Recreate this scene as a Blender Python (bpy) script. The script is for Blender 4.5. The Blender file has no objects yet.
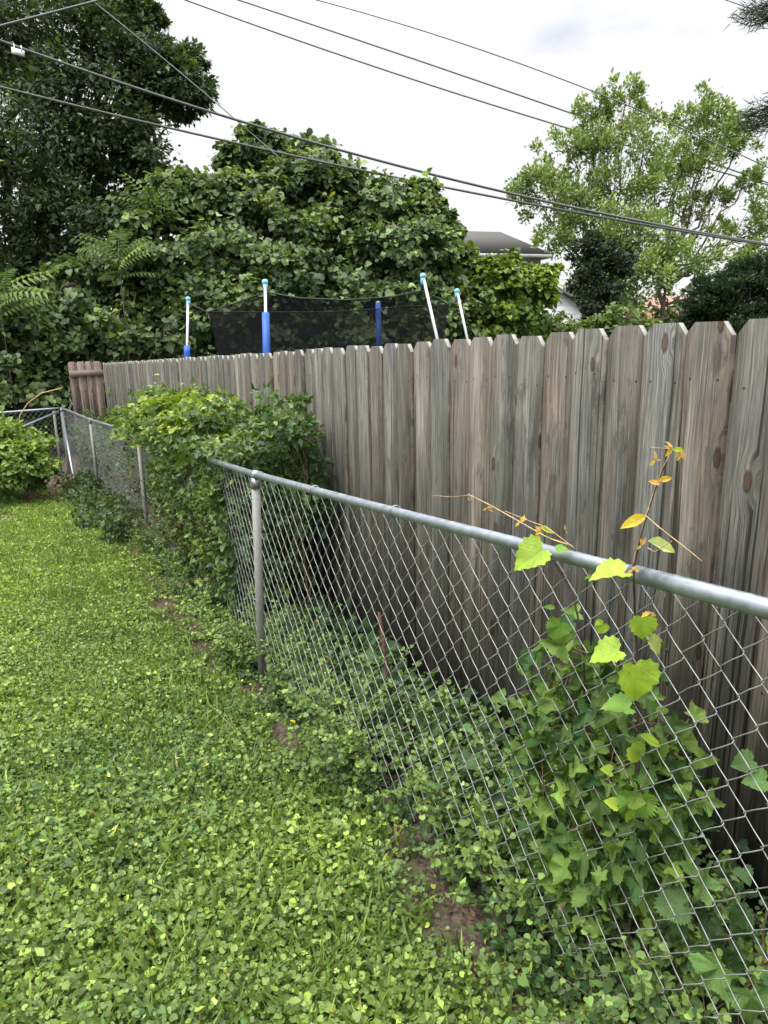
import bpy, math, numpy as np
from math import radians, pi
rng = np.random.default_rng(7)
sc = bpy.context.scene
C = sc.collection
CZ = 1.55                                   # eye height above the ground at the photographer's feet

# ------------------------------------------------------------------ camera
F = 710.0
RM = np.array([[0.99983188, -0.01833602, 0.0],
               [-0.00437392, -0.2385024, 0.97113206],
               [-0.01780669, -0.97096879, -0.23854251]])   # rows: world x, y, z in (right, down, forward)
cam = bpy.data.cameras.new('camera')
cam.sensor_fit = 'VERTICAL'; cam.sensor_height = 36.0; cam.lens = 36.0 * F / 1024.0
cam.clip_start = 0.02; cam.clip_end = 900
co = bpy.data.objects.new('camera', cam); C.objects.link(co)
from mathutils import Matrix
r_, d_, f_ = RM[:, 0], RM[:, 1], RM[:, 2]
co.matrix_world = Matrix(((r_[0], -d_[0], -f_[0], 0), (r_[1], -d_[1], -f_[1], 0), (r_[2], -d_[2], -f_[2], CZ), (0, 0, 0, 1)))
sc.camera = co

# ------------------------------------------------------------------ sky, sun, exposure (overcast)
SUN_EL, SUN_AZ = 58, -125                   # azimuth measured from +Y towards +X
w = bpy.data.worlds.new('World'); sc.world = w; w.use_nodes = True
wt = w.node_tree; wt.nodes.clear()
def wn(t, **k):
    n = wt.nodes.new(t)
    for a, b in k.items(): setattr(n, a, b)
    return n
sky = wn('ShaderNodeTexSky', sky_type='NISHITA', sun_disc=False, sun_elevation=radians(SUN_EL), sun_rotation=radians(SUN_AZ), air_density=1.0, dust_density=3.0)
tc = wn('ShaderNodeTexCoord'); sep = wn('ShaderNodeSeparateXYZ'); wt.links.new(tc.outputs['Generated'], sep.inputs[0])
grad = wn('ShaderNodeMapRange'); wt.links.new(sep.outputs['Z'], grad.inputs['Value'])
grad.inputs['From Min'].default_value = 0.33; grad.inputs['From Max'].default_value = 1.0
grad.inputs['To Min'].default_value = 5.7; grad.inputs['To Max'].default_value = 30.0       # an overcast sky is brightest overhead
mp = wn('ShaderNodeMapping'); mp.inputs['Scale'].default_value = (1.6, 1.6, 4.0); mp.inputs['Location'].default_value = (0.35, 0.2, 0.1)
wt.links.new(tc.outputs['Generated'], mp.inputs['Vector'])
nz = wn('ShaderNodeTexNoise'); nz.inputs['Scale'].default_value = 2.6; nz.inputs['Detail'].default_value = 6; nz.inputs['Roughness'].default_value = 0.5
wt.links.new(mp.outputs[0], nz.inputs['Vector'])
cr = wn('ShaderNodeValToRGB'); cr.color_ramp.elements[0].position = 0.27; cr.color_ramp.elements[0].color = (0.80, 0.83, 0.91, 1)
cr.color_ramp.elements[1].position = 0.41; cr.color_ramp.elements[1].color = (1.08, 1.08, 1.09, 1)
wt.links.new(nz.outputs['Fac'], cr.inputs['Fac'])
mul = wn('ShaderNodeMix', data_type='RGBA', blend_type='MULTIPLY'); mul.inputs[0].default_value = 1.0
wt.links.new(cr.outputs['Color'], mul.inputs[6]); wt.links.new(grad.outputs[0], mul.inputs[7])
mx = wn('ShaderNodeMix', data_type='RGBA'); mx.inputs[0].default_value = 0.93
wt.links.new(sky.outputs[0], mx.inputs[6]); wt.links.new(mul.outputs[2], mx.inputs[7])
bg = wn('ShaderNodeBackground'); bg.inputs['Strength'].default_value = 0.10
wo = wn('ShaderNodeOutputWorld'); wt.links.new(mx.outputs[2], bg.inputs['Color']); wt.links.new(bg.outputs[0], wo.inputs['Surface'])
sl = bpy.data.lights.new('sun', 'SUN'); sl.energy = 1.5; sl.angle = radians(25); sl.color = (1.0, 0.95, 0.87)
so = bpy.data.objects.new('sun', sl); C.objects.link(so)
from mathutils import Vector
sd = Vector((math.sin(radians(SUN_AZ)) * math.cos(radians(SUN_EL)), math.cos(radians(SUN_AZ)) * math.cos(radians(SUN_EL)), math.sin(radians(SUN_EL))))
so.rotation_euler = sd.to_track_quat('Z', 'Y').to_euler()
sc.view_settings.view_transform = 'Standard'; sc.view_settings.look = 'None'
sc.view_settings.exposure = 0.78; sc.view_settings.gamma = 1.0
sc.cycles.max_bounces = 8; sc.cycles.diffuse_bounces = 3; sc.cycles.glossy_bounces = 2
sc.cycles.transmission_bounces = 4; sc.cycles.transparent_max_bounces = 12
sc.cycles.use_denoising = True

# ------------------------------------------------------------------ frames: s runs along the fences, t away from the lawn
Dv = np.array([-.468, .8837, 0]); Nv = np.array([.8837, .468, 0]); Dv /= np.linalg.norm(Dv); Nv /= np.linalg.norm(Nv)
def W(s, t, z):
    s, t, z = np.broadcast_arrays(np.asarray(s, float), np.asarray(t, float), np.asarray(z, float))
    return s[..., None] * Dv + t[..., None] * Nv + z[..., None] * np.array([0, 0, 1.])
def ray(x, y): return RM @ np.array([(x - 384) / F, (y - 512) / F, 1.0])
def P(x, y, d): return ray(x, y) * d + np.array([0, 0, CZ])
def onT(x, y, t):
    r = ray(x, y); return r * (t / (r @ Nv)) + np.array([0, 0, CZ])
GK = ([-40, -5, 0, .66, 3.29, 7.11, 10.47, 12.68, 20, 60, 400], [-1.2, -1.42, -1.50, -1.53, -1.687, -1.932, -2.085, -2.085, -2.15, -2.3, -2.6])
def gz(s): return np.interp(s, *GK) + CZ
def st(p): p = np.asarray(p); return p @ Dv, p @ Nv
def onG(x, y):
    r = ray(x, y); lo, hi = .1, 80.
    for _ in range(50):
        m = (lo + hi) / 2; p = r * m
        if p[2] + CZ > gz(p @ Dv): lo = m
        else: hi = m
    p = r * lo; p[2] += CZ; return p
def smooth(a, b, x):
    u = np.clip((x - a) / (b - a), 0, 1); return u * u * (3 - 2 * u)
def lown(x, y, seed=0):                       # cheap smooth noise, about -1..1
    r = np.random.default_rng(seed); v = 0
    for k in range(7):
        a = r.uniform(0, 2 * pi); f = r.uniform(.6, 2.6); v = v + np.sin((x * math.cos(a) + y * math.sin(a)) * f * 2 + r.uniform(0, 6.28)) * r.uniform(.5, 1)
    return v / 3.5

# ------------------------------------------------------------------ node helpers
class NT:
    def __init__(s, name):
        s.mat = bpy.data.materials.new(name); s.mat.use_nodes = True; s.t = s.mat.node_tree; s.t.nodes.clear()
        s.out = s.t.nodes.new('ShaderNodeOutputMaterial')
    def put(s, sock, v):
        if isinstance(v, bpy.types.NodeSocket): s.t.links.new(v, sock)
        elif v is not None:
            if sock.type == 'RGBA' and len(v) == 3: v = (*v, 1)
            sock.default_value = v
    def n(s, t, ins=None, **k):
        n = s.t.nodes.new(t)
        for a, b in k.items(): setattr(n, a, b)
        for a, b in (ins or {}).items(): s.put(n.inputs[a], b)
        return n
    def m(s, op, a, b=None, c=None, clamp=False):
        n = s.n('ShaderNodeMath', operation=op, use_clamp=clamp); s.put(n.inputs[0], a)
        if b is not None: s.put(n.inputs[1], b)
        if c is not None: s.put(n.inputs[2], c)
        return n.outputs[0]
    def mix(s, f, a, b, blend='MIX'):
        n = s.n('ShaderNodeMix', data_type='RGBA', blend_type=blend); s.put(n.inputs[0], f); s.put(n.inputs[6], a); s.put(n.inputs[7], b); return n.outputs[2]
    def ss(s, a, b, x, lo=0., hi=1.):
        n = s.n('ShaderNodeMapRange', interpolation_type='SMOOTHSTEP'); s.put(n.inputs['Value'], x)
        for k, v in (('From Min', a), ('From Max', b), ('To Min', lo), ('To Max', hi)): n.inputs[k].default_value = v
        return n.outputs[0]
    def noise(s, vec, scale, detail=3., rough=.5, dist=0.):
        n = s.n('ShaderNodeTexNoise', {'Scale': scale, 'Detail': detail, 'Roughness': rough, 'Distortion': dist})
        if vec is not None: s.put(n.inputs['Vector'], vec)
        return n.outputs['Fac']
    def attr(s, name): return s.n('ShaderNodeAttribute', attribute_name=name)
    def xyz(s, v): n = s.n('ShaderNodeSeparateXYZ', {0: v}); return n.outputs
    def vec(s, x, y, z): return s.n('ShaderNodeCombineXYZ', {0: x, 1: y, 2: z}).outputs[0]
    def geo(s): return s.n('ShaderNodeNewGeometry').outputs['Position']
    def bsdf(s, **k):
        b = s.n('ShaderNodeBsdfPrincipled', {a.replace('_', ' '): v for a, v in k.items()}); s.t.links.new(b.outputs[0], s.out.inputs[0]); return b
    def bump(s, h, strength=.4, dist=.01): return s.n('ShaderNodeBump', {'Height': h, 'Strength': strength, 'Distance': dist}).outputs[0]

def leaf_material(name, rough=.45, trans=.32, veins=False, spec=.5, gain=1.0):
    N = NT(name); col = N.attr('Col').outputs['Color']
    g = N.geo(); v = N.noise(g, 30., 2.)
    c2 = N.mix(1.0, col, N.mix(N.ss(.3, .7, v), (.8 * gain, .8 * gain, .8 * gain), (1.15 * gain, 1.15 * gain, 1.1 * gain)), 'MULTIPLY')
    nrm = None
    if veins:
        x, y, z = N.xyz(N.attr('luv').outputs['Vector'])[:3]
        yy = N.m('SUBTRACT', y, .08); a = N.m('ARCTAN2', x, yy)
        r = N.m('SQRT', N.m('ADD', N.m('MULTIPLY', x, x), N.m('MULTIPLY', yy, yy)))
        v1 = N.m('MULTIPLY', N.m('ABSOLUTE', N.m('SINE', N.m('MULTIPLY', a, 3.55))), r)
        vein = N.ss(.012, .05, v1, 1., 0.)
        side = N.m('ABSOLUTE', N.m('SINE', N.m('MULTIPLY', N.m('SUBTRACT', y, N.m('ABSOLUTE', x)), 24.)))
        vein2 = N.ss(.05, .3, side, .55, 0.)
        vv = N.m('MAXIMUM', vein, vein2)
        c2 = N.mix(N.m('MULTIPLY', vv, .38), c2, N.mix(.5, c2, (.36, .42, .16)))
        h = N.m('ADD', N.m('MULTIPLY', vv, -1.), N.m('MULTIPLY', N.noise(N.attr('luv').outputs['Vector'], 18., 2.), .7))
        nrm = N.bump(h, .5, .003)
    if veins:
        sp_ = N.noise(g, 70., 3., .6); c2 = N.mix(N.m('MULTIPLY', N.ss(.66, .72, sp_), .7), c2, (.13, .075, .025)); c2 = N.mix(N.m('MULTIPLY', N.ss(.52, .7, N.noise(g, 9., 2.)), .3), c2, N.mix(1., c2, (1.5, 1.15, .7), 'MULTIPLY'))
    b = N.bsdf(Base_Color=c2, Roughness=rough); b.inputs['Specular IOR Level'].default_value = spec
    if nrm is not None: N.put(b.inputs['Normal'], nrm)
    tr = N.n('ShaderNodeBsdfTranslucent', {'Color': N.mix(1.0, c2, (1.5, 1.45, .55), 'MULTIPLY')})
    ms = N.n('ShaderNodeMixShader', {0: trans}); N.t.links.new(b.outputs[0], ms.inputs[1]); N.t.links.new(tr.outputs[0], ms.inputs[2])
    N.t.links.new(ms.outputs[0], N.out.inputs[0]); return N.mat

def plain(name, col, rough=.6, metal=0., var=.2, scale=20., bump=0.):
    N = NT(name); g = N.geo(); v = N.noise(g, scale, 4.)
    lo = tuple(c * (1 - var) for c in col); hi = tuple(min(1, c * (1 + var)) for c in col)
    b = N.bsdf(Base_Color=N.mix(N.ss(.3, .7, v), lo, hi), Roughness=rough, Metallic=metal)
    if bump: N.put(b.inputs['Normal'], N.bump(v, bump, .01))
    return N.mat

def wood_material(name, red=0.):
    N = NT(name); x, z, r = N.xyz(N.attr('luv').outputs['Vector'])[:3]
    vor = N.n('ShaderNodeTexVoronoi', {'Vector': N.vec(N.m('ADD', N.m('DIVIDE', x, .17), N.m('MULTIPLY', r, 73.1)), N.m('ADD', N.m('DIVIDE', z, .42), N.m('MULTIPLY', r, 311.7)), 0.), 'Scale': 1.}, voronoi_dimensions='2D')
    d = vor.outputs['Distance']; kc = N.xyz(vor.outputs['Color'])
    has = N.ss(.60, .63, kc[0]); rad = N.m('MULTIPLY_ADD', kc[1], .05, .05)
    dn = N.m('DIVIDE', d, rad)
    core = N.m('MULTIPLY', N.ss(.65, 1.15, dn, 1., 0.), has)
    wide = N.m('MULTIPLY', N.ss(.8, 3.0, dn, 1., 0.), has)
    warp = N.m('MULTIPLY', N.noise(N.vec(N.m('MULTIPLY', x, 2.), N.m('MULTIPLY', z, 1.6), N.m('MULTIPLY', r, 90.)), 1., 2.), .8)
    gx = N.m('ADD', N.m('ADD', N.m('MULTIPLY', x, 34.), warp), N.m('MULTIPLY', wide, N.m('MULTIPLY', d, -5.)))
    rr = N.m('MULTIPLY', r, 517.)
    def nz_(fx, fz, off, det=3., rough=.55, src=None): return N.noise(N.vec(N.m('MULTIPLY', src or x, fx), N.m('MULTIPLY', z, fz), N.m('ADD', rr, off)), 1., det, rough)
    fine = nz_(3.4, 2.6, 0., 5., .65, gx); hair = nz_(9., 5., 3., 3., .7, gx); mid = nz_(1., .9, 7., 3., .55, gx); broad = nz_(10., 1.3, 31., 4., .6); blot = nz_(22., 7., 55., 6., .72)
    c = N.mix(N.ss(.38, .62, broad), (.118, .120, .120), (.250, .242, .225))
    c = N.mix(N.m('MULTIPLY', N.ss(.46, .70, mid), .8), c, (.335, .322, .295))
    edge = N.ss(.030, .066, N.m('ABSOLUTE', N.m('ADD', x, N.m('MULTIPLY', N.m('SUBTRACT', nz_(0., 2., 91.), .5), .06))))
    brown = N.m('MAXIMUM', N.m('MULTIPLY', N.ss(.52, .38, nz_(11., .6, 77., 2.)), .7), N.m('MULTIPLY', edge, .4))
    c = N.mix(brown, c, N.mix(mid, (.125, .10, .076), (.25, .21, .165)))
    slate = N.m('MULTIPLY', N.ss(.062, .028, N.m('ABSOLUTE', N.m('ADD', x, N.m('MULTIPLY', N.m('SUBTRACT', nz_(0., 1.6, 191.), .5), .09)))), N.ss(.40, .56, nz_(3., .9, 210., 4., .6)))
    c = N.mix(N.m('MULTIPLY', slate, .78), c, N.mix(N.ss(.4, .6, hair), (.072, .078, .080), (.150, .155, .152)))
    c = N.mix(N.m('MULTIPLY', N.ss(.54, .36, fine), .8), c, (.075, .070, .064))
    c = N.mix(N.m('MULTIPLY', N.ss(.54, .66, hair), .35), c, (.40, .39, .36))
    c = N.mix(N.m('MULTIPLY', N.ss(.50, .36, hair), .45), c, (.06, .056, .052))
    c = N.mix(N.m('MULTIPLY', N.m('MULTIPLY', N.ss(.50, .64, blot), N.ss(.44, .58, nz_(9., 1.2, 140.))), .75), c, (.055, .058, .058))
    c = N.mix(N.m('MULTIPLY', N.ss(.57, .7, nz_(10., 1.1, 99.)), .3), c, (.16, .18, .12))
    crack = N.ss(.345, .315, nz_(1.9, .5, 13., 1., .5, gx))
    crack = N.m('MULTIPLY', crack, N.m('SUBTRACT', 1., wide))
    c = N.mix(N.m('MULTIPLY', crack, .85), c, (.025, .022, .02))
    ring = N.m('MULTIPLY', N.m('MULTIPLY', N.ss(.2, .9, N.m('SINE', N.m('MULTIPLY', dn, 9.))), wide), .18)
    c = N.mix(ring, c, (.10, .075, .055))
    c = N.mix(N.m('MULTIPLY', core, .9), c, N.mix(N.ss(.45, .85, dn), (.075, .045, .03), (.022, .016, .013)))
    # nail heads in pairs where the rails are
    nd = None
    for zr in (-.15, -.93, -1.52):
        ax = N.m('SUBTRACT', N.m('ABSOLUTE', N.m('ADD', x, N.m('MULTIPLY', N.m('SUBTRACT', r, .5), .014))), .042)
        az = N.m('ADD', N.m('SUBTRACT', z, zr), N.m('MULTIPLY', N.m('SUBTRACT', r, .5), .03))
        dd = N.m('SQRT', N.m('ADD', N.m('MULTIPLY', ax, ax), N.m('MULTIPLY', az, az)))
        nd = dd if nd is None else N.m('MINIMUM', nd, dd)
    nail = N.ss(.003, .0042, nd, 1., 0.)
    c = N.mix(nail, c, (.035, .03, .028))
    tone = N.m('MULTIPLY_ADD', N.m('FRACT', N.m('MULTIPLY', r, 41.7)), .36, .44)
    c = N.mix(1., c, N.vec(tone, tone, tone), 'MULTIPLY')
    warm = N.m('MULTIPLY', N.ss(.6, .95, N.m('FRACT', N.m('MULTIPLY', r, 17.3))), .3)
    c = N.mix(warm, c, N.mix(1., c, (1.35, 1.05, .80), 'MULTIPLY'))
    if red: c = N.mix(red, c, N.mix(1., c, (2.1, 1.6, 1.45), 'MULTIPLY'))
    h = N.m('SUBTRACT', N.m('ADD', fine, N.m('MULTIPLY', mid, .5)), N.m('ADD', N.m('MULTIPLY', crack, 1.2), N.m('MULTIPLY', core, .5)))
    c = N.mix(1., c, (1.12, 1.13, 1.08), 'MULTIPLY')
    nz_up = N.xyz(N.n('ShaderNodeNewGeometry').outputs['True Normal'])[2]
    c = N.mix(N.ss(.35, .6, nz_up), c, N.mix(hair, (.20, .195, .18), (.36, .35, .325)))      # weathered end grain, with sky light on upward faces painted into the colour
    b = N.bsdf(Base_Color=c, Roughness=.85, Normal=N.bump(N.m('ADD', h, N.m('MULTIPLY', hair, .5)), .7, .005)); b.inputs['Specular IOR Level'].default_value = .25
    return N.mat

def metal_material(name, base=(.46, .49, .50), rough=.42, metal=.55, rust=.0):
    N = NT(name); g = N.geo()
    a = N.noise(g, 45., 5., .65); b2 = N.noise(g, 7., 3.)
    c = N.mix(N.ss(.35, .65, a), tuple(v * .9 for v in base), tuple(v * 1.06 for v in base))
    c = N.mix(N.m('MULTIPLY', N.ss(.55, .7, b2), .45), c, tuple(v * .6 for v in base))
    if rust: c = N.mix(N.m('MULTIPLY', N.ss(.56, .66, N.noise(g, 22., 4.)), rust), c, (.12, .05, .025))
    N.bsdf(Base_Color=c, Roughness=N.ss(.3, .7, a, rough - .08, rough + .14), Metallic=metal, Normal=N.bump(a, .12, .002)); return N.mat

M = {}
M['leaf_near'] = leaf_material('broad_leaf', .5, .28, True, .28)
M['leaf'] = leaf_material('foliage', .5, .28, False, .38)
M['leaf_far'] = leaf_material('tree_foliage', .55, .25, False, .4)
M['lawn'] = leaf_material('lawn_leaves', .5, .30, False, .4)
M['grass'] = leaf_material('grass_blades', .55, .35, False, .3)
M['litter'] = leaf_material('dead_leaves', .8, .05, False, .2)
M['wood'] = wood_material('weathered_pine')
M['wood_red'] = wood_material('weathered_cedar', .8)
M['galv'] = metal_material('galvanized_steel', (.30, .335, .37), .40, .8)
M['wire'] = metal_material('galvanized_wire', (.36, .37, .37), .45, .6, .3)
M['dullpipe'] = metal_material('dull_galvanized_pipe', (.27, .27, .26), .6, .25, .12)
M['rust'] = plain('rusty_steel', (.085, .032, .02), .9, 0., .5, 60., .4)
M['bark'] = plain('bark', (.085, .068, .052), .95, 0., .5, 14., .8)
M['stem'] = plain('vine_stem', (.13, .085, .05), .8, 0., .4, 60., .3)
M['tan'] = plain('dry_tan_stem', (.42, .29, .15), .7, 0., .3, 60., .2)
M['darkstem'] = plain('dark_purple_stem', (.06, .035, .03), .7, 0., .4, 60.)
M['stub'] = plain('pale_stub_bark', (.26, .20, .13), .9, 0., .35, 40., .6)
M['blue'] = plain('blue_foam_sleeve', (.02, .10, .42), .55, 0., .12, 8.)
M['cap'] = plain('pale_blue_plastic', (.20, .47, .62), .4, 0., .1, 8.)
M['polewhite'] = plain('galvanized_pole', (.55, .57, .60), .35, .4, .1, 12.)
M['black'] = plain('black_rubber', (.012, .012, .013), .6)
M['cable'] = plain('black_cable_jacket', (.085, .085, .085), .5)
M['cable_thin'] = plain('grey_bare_wire', (.16, .16, .17), .5, .3)
M['tag'] = plain('white_plastic_tag', (.7, .7, .68), .6)
M['yellow'] = plain('dandelion_petals', (.85, .60, .02), .7, 0., .15, 300.)
M['fascia'] = plain('white_painted_trim', (.62, .63, .64), .5, 0., .08, 3.)
def net_mat():
    N = NT('black_safety_net'); b = N.n('ShaderNodeBsdfPrincipled', {'Base Color': (.008, .009, .010, 1), 'Roughness': .9, 'Specular IOR Level': .08})
    t = N.n('ShaderNodeBsdfTransparent'); g = N.geo()
    f = N.ss(.3, .7, N.noise(g, 3., 3.), .50, .63)
    ms = N.n('ShaderNodeMixShader', {0: f}); N.t.links.new(t.outputs[0], ms.inputs[1]); N.t.links.new(b.outputs[0], ms.inputs[2]); N.t.links.new(ms.outputs[0], N.out.inputs[0]); return N.mat
M['net'] = net_mat()
def siding(name, col, pitch=.12):
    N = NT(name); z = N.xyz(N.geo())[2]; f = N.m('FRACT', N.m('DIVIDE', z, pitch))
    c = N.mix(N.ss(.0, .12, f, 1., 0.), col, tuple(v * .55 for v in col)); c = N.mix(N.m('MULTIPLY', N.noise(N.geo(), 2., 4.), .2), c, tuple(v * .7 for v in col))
    N.bsdf(Base_Color=c, Roughness=.6, Normal=N.bump(f, .5, .02)); return N.mat
M['siding'] = siding('beige_siding', (.48, .46, .42)); M['white_siding'] = siding('white_siding', (.70, .72, .76))
def shingle(name, col):
    N = NT(name); g = N.geo(); x, y, z = N.xyz(g)[:3]
    row = N.m('FRACT', N.m('MULTIPLY', z, 9.)); v = N.noise(N.vec(N.m('MULTIPLY', N.m('ADD', x, y), 6.), 0., N.m('FLOOR', N.m('MULTIPLY', z, 9.))), 1., 2.)
    c = N.mix(v, tuple(k * .72 for k in col), tuple(k * 1.25 for k in col)); c = N.mix(N.ss(0., .25, row, .6, 0.), c, tuple(k * .5 for k in col))
    N.bsdf(Base_Color=c, Roughness=1.).inputs['Specular IOR Level'].default_value = .05; return N.mat
M['shingle'] = shingle('grey_asphalt_shingles', (.13, .125, .12)); M['pinkroof'] = shingle('faded_red_shingles', (.36, .19, .17))

# ------------------------------------------------------------------ mesh builders
class Geo:
    def __init__(s): s.V = []; s.F = []; s.n = 0; s.L = []
    def add(s, V, Fs, luv=None):
        V = np.asarray(V, float).reshape(-1, 3); s.V.append(V)
        for Fa in (Fs if isinstance(Fs, (list, tuple)) else [Fs]): s.F.append(np.asarray(Fa, int) + s.n)
        s.L.append(np.zeros_like(V) if luv is None else luv); s.n += len(V); return s
    def tube(s, pts, rad, sides=6, cap=True):
        p = np.asarray(pts, float); k = len(p); r = np.broadcast_to(np.asarray(rad, float), (k,))
        T = np.gradient(p, axis=0); T /= np.linalg.norm(T, axis=1)[:, None] + 1e-12
        ref = np.array([0, 0, 1.]) if abs(T[:, 2]).mean() < .8 else np.array([1., .2, 0])
        A = np.cross(T, ref); A /= np.linalg.norm(A, axis=1)[:, None] + 1e-12; B = np.cross(T, A)
        an = np.arange(sides) * 2 * pi / sides
        V = p[:, None] + r[:, None, None] * (np.cos(an)[None, :, None] * A[:, None] + np.sin(an)[None, :, None] * B[:, None])
        i = np.arange(k - 1)[:, None] * sides; j = np.arange(sides)[None]; j2 = (j + 1) % sides
        Q = np.stack([i + j, i + j2, i + sides + j2, i + sides + j], -1).reshape(-1, 4)
        V = V.reshape(-1, 3); Fs = [Q]
        if cap:
            V = np.vstack([V, p[0], p[-1]]); a = np.arange(sides); b = (a + 1) % sides
            Fs.append(np.stack([b, a, np.full(sides, k * sides)], -1)); o = (k - 1) * sides
            Fs.append(np.stack([o + a, o + b, np.full(sides, k * sides + 1)], -1))
        return s.add(V, Fs)
    def box(s, c, ax, ay, az):                          # centre and three half-axes
        c, ax, ay, az = [np.asarray(v, float) for v in (c, ax, ay, az)]
        V = [c + i * ax + j * ay + k * az for i in (-1, 1) for j in (-1, 1) for k in (-1, 1)]
        return s.add(V, np.array([[0, 1, 3, 2], [4, 6, 7, 5], [0, 4, 5, 1], [2, 3, 7, 6], [0, 2, 6, 4], [1, 5, 7, 3]]))
    def ball(s, c, r, nu=10, nv=6, sq=(1, 1, 1)):
        V = []; 
        for a in range(nv + 1):
            th = pi * a / nv
            for b in range(nu):
                ph = 2 * pi * b / nu; V.append(np.array(c) + r * np.array([math.sin(th) * math.cos(ph) * sq[0], math.sin(th) * math.sin(ph) * sq[1], math.cos(th) * sq[2]]))
        Q = [[a * nu + b, (a + 1) * nu + b, (a + 1) * nu + (b + 1) % nu, a * nu + (b + 1) % nu] for a in range(nv) for b in range(nu)]
        return s.add(V, np.array(Q))
    def build(s, name, mat, parent=None, luv=False, smooth=False, col=None, origin=None):
        V = np.vstack(s.V); me = bpy.data.meshes.new(name)
        if origin is not None: V = V - np.asarray(origin)
        me.vertices.add(len(V)); me.vertices.foreach_set('co', V.astype(np.float32).ravel())
        sz = np.concatenate([np.full(len(f), f.shape[1]) for f in s.F]); lp = np.concatenate([f.ravel() for f in s.F])
        me.loops.add(len(lp)); me.loops.foreach_set('vertex_index', lp.astype(np.int32))
        me.polygons.add(len(sz)); me.polygons.foreach_set('loop_start', (np.cumsum(sz) - sz).astype(np.int32)); me.polygons.foreach_set('loop_total', sz.astype(np.int32))
        if smooth: me.polygons.foreach_set('use_smooth', np.ones(len(sz), bool))
        if luv:
            a = me.attributes.new('luv', 'FLOAT_VECTOR', 'POINT'); a.data.foreach_set('vector', np.vstack(s.L).astype(np.float32).ravel())
        if col is not None:
            a = me.attributes.new('Col', 'FLOAT_COLOR', 'POINT'); a.data.foreach_set('color', col.astype(np.float32).ravel())
        me.update(calc_edges=True); me.validate(); me.materials.append(mat)
        o = bpy.data.objects.new(name, me); C.objects.link(o)
        if origin is not None: o.location = origin
        if parent is not None:
            o.parent = parent; o.matrix_parent_inverse = Matrix.Translation(-Vector(parent.location))
        return o
def tag(o, label=None, cat=None, group=None, kind=None):
    for k, v in (('label', label), ('category', cat), ('group', group), ('kind', kind)):
        if v: o[k] = v
    return o
def thing(name, loc, label, cat, group=None):
    o = bpy.data.objects.new(name, None); o.location = tuple(float(v) for v in loc); o.empty_display_size = .1; C.objects.link(o)
    return tag(o, label, cat, group)

# ------------------------------------------------------------------ leaf templates: unit length along +y, tris
def fan(outline, ctr, zf):
    V = [ctr] + list(outline); V = np.array([[x, y, zf(x, y)] for x, y in V]); n = len(outline)
    return V, np.array([[0, i + 1, (i + 1) % n + 1] for i in range(n)])
def mirror(pts): return pts + [(-x, y) for x, y in reversed(pts) if abs(x) > 1e-6]
T = {}
T['heart'] = fan(mirror([(0, .1), (.2, 0), (.43, .12), (.5, .36), (.36, .66), (0, 1.)]), (0, .42), lambda x, y: .28 * abs(x) - .25 * max(0, y - .45) ** 2 * 2)
T['oval'] = (np.array([[0, 0, 0], [.27, .38, .07], [0, 1, -.08], [-.27, .38, .07], [0, .45, -.02]]), np.array([[0, 1, 4], [1, 2, 4], [2, 3, 4], [3, 0, 4]]))
T['leaflet'] = fan(mirror([(0, 0), (.1, .08), (.2, .28), (.21, .48), (.14, .74), (.05, .92), (0, 1.)]), (0, .42), lambda x, y: .5 * abs(x) - .4 * max(0, y - .4) ** 2 + .05 * math.sin(9 * y))
T['diamond'] = (np.array([[0, 0, 0], [.3, .45, .06], [0, 1, 0], [-.3, .45, .06]]), np.array([[0, 1, 2], [0, 2, 3]]))
T['round'] = fan([(math.sin(a) * .5, .5 - math.cos(a) * .5 * (1 if abs(a - pi) < 3 else .5)) for a in np.linspace(0, 2 * pi, 8)[:-1]], (0, .45), lambda x, y: .35 * (x * x + (y - .5) ** 2))
def lobed(nl, depth, serr, seed, wid=1.0):
    r = np.random.default_rng(seed); pts = []; K = 44
    K = 60
    for i in range(K):
        a = -pi * .92 + 2 * pi * .92 * i / (K - 1)  # measured from +y
        lob = 1 - abs(math.sin(a * nl / 2)) ** 1.15
        R = (.66 - .18 * abs(a) / pi) * (1 - depth + depth * lob) * (1 + serr * (1 if i % 2 else -1)) + r.uniform(-.012, .012)
        pts.append((math.sin(a) * R * wid, .38 + math.cos(a) * R))
    pts.append((0, .22))
    ph = r.uniform(0, 6)
    return fan(pts, (0, .3), lambda x, y: .30 * math.sin(8 * x + ph) * abs(x) + .10 * math.sin(9 * y + 2 * ph) + .30 * abs(x) - .55 * max(0, y - .4) ** 2)
T['lobed3'] = lobed(3.0, .46, .07, 1); T['lobed5'] = lobed(5.0, .42, .06, 2); T['grape'] = lobed(3.0, .2, .08, 3, 1.05); T['deep'] = lobed(3.2, .62, .07, 5)
def serrated_heart():
    pts = [(0, .08)]; K = 16
    base = np.array([(0, .08), (.12, -.02), (.3, -.03), (.44, .1), (.47, .3), (.40, .5), (.28, .68), (.12, .85), (0, 1.)])
    u = np.linspace(0, 1, K + 1)[1:-1]; bx = np.interp(u, np.linspace(0, 1, 9), base[:, 0]); by = np.interp(u, np.linspace(0, 1, 9), base[:, 1])
    for i, (x, y) in enumerate(zip(bx, by)): k = 1 + (.07 if i % 2 else -.05); pts.append((x * k, .4 + (y - .4) * (1 + (.03 if i % 2 else -.02))))
    pts.append((0, 1.)); return fan(mirror(pts), (0, .36), lambda x, y: .42 * abs(x) - .6 * max(0, y - .45) ** 2 + .03 * math.sin(20 * x + 9 * y))
T['sheart'] = serrated_heart()
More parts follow.
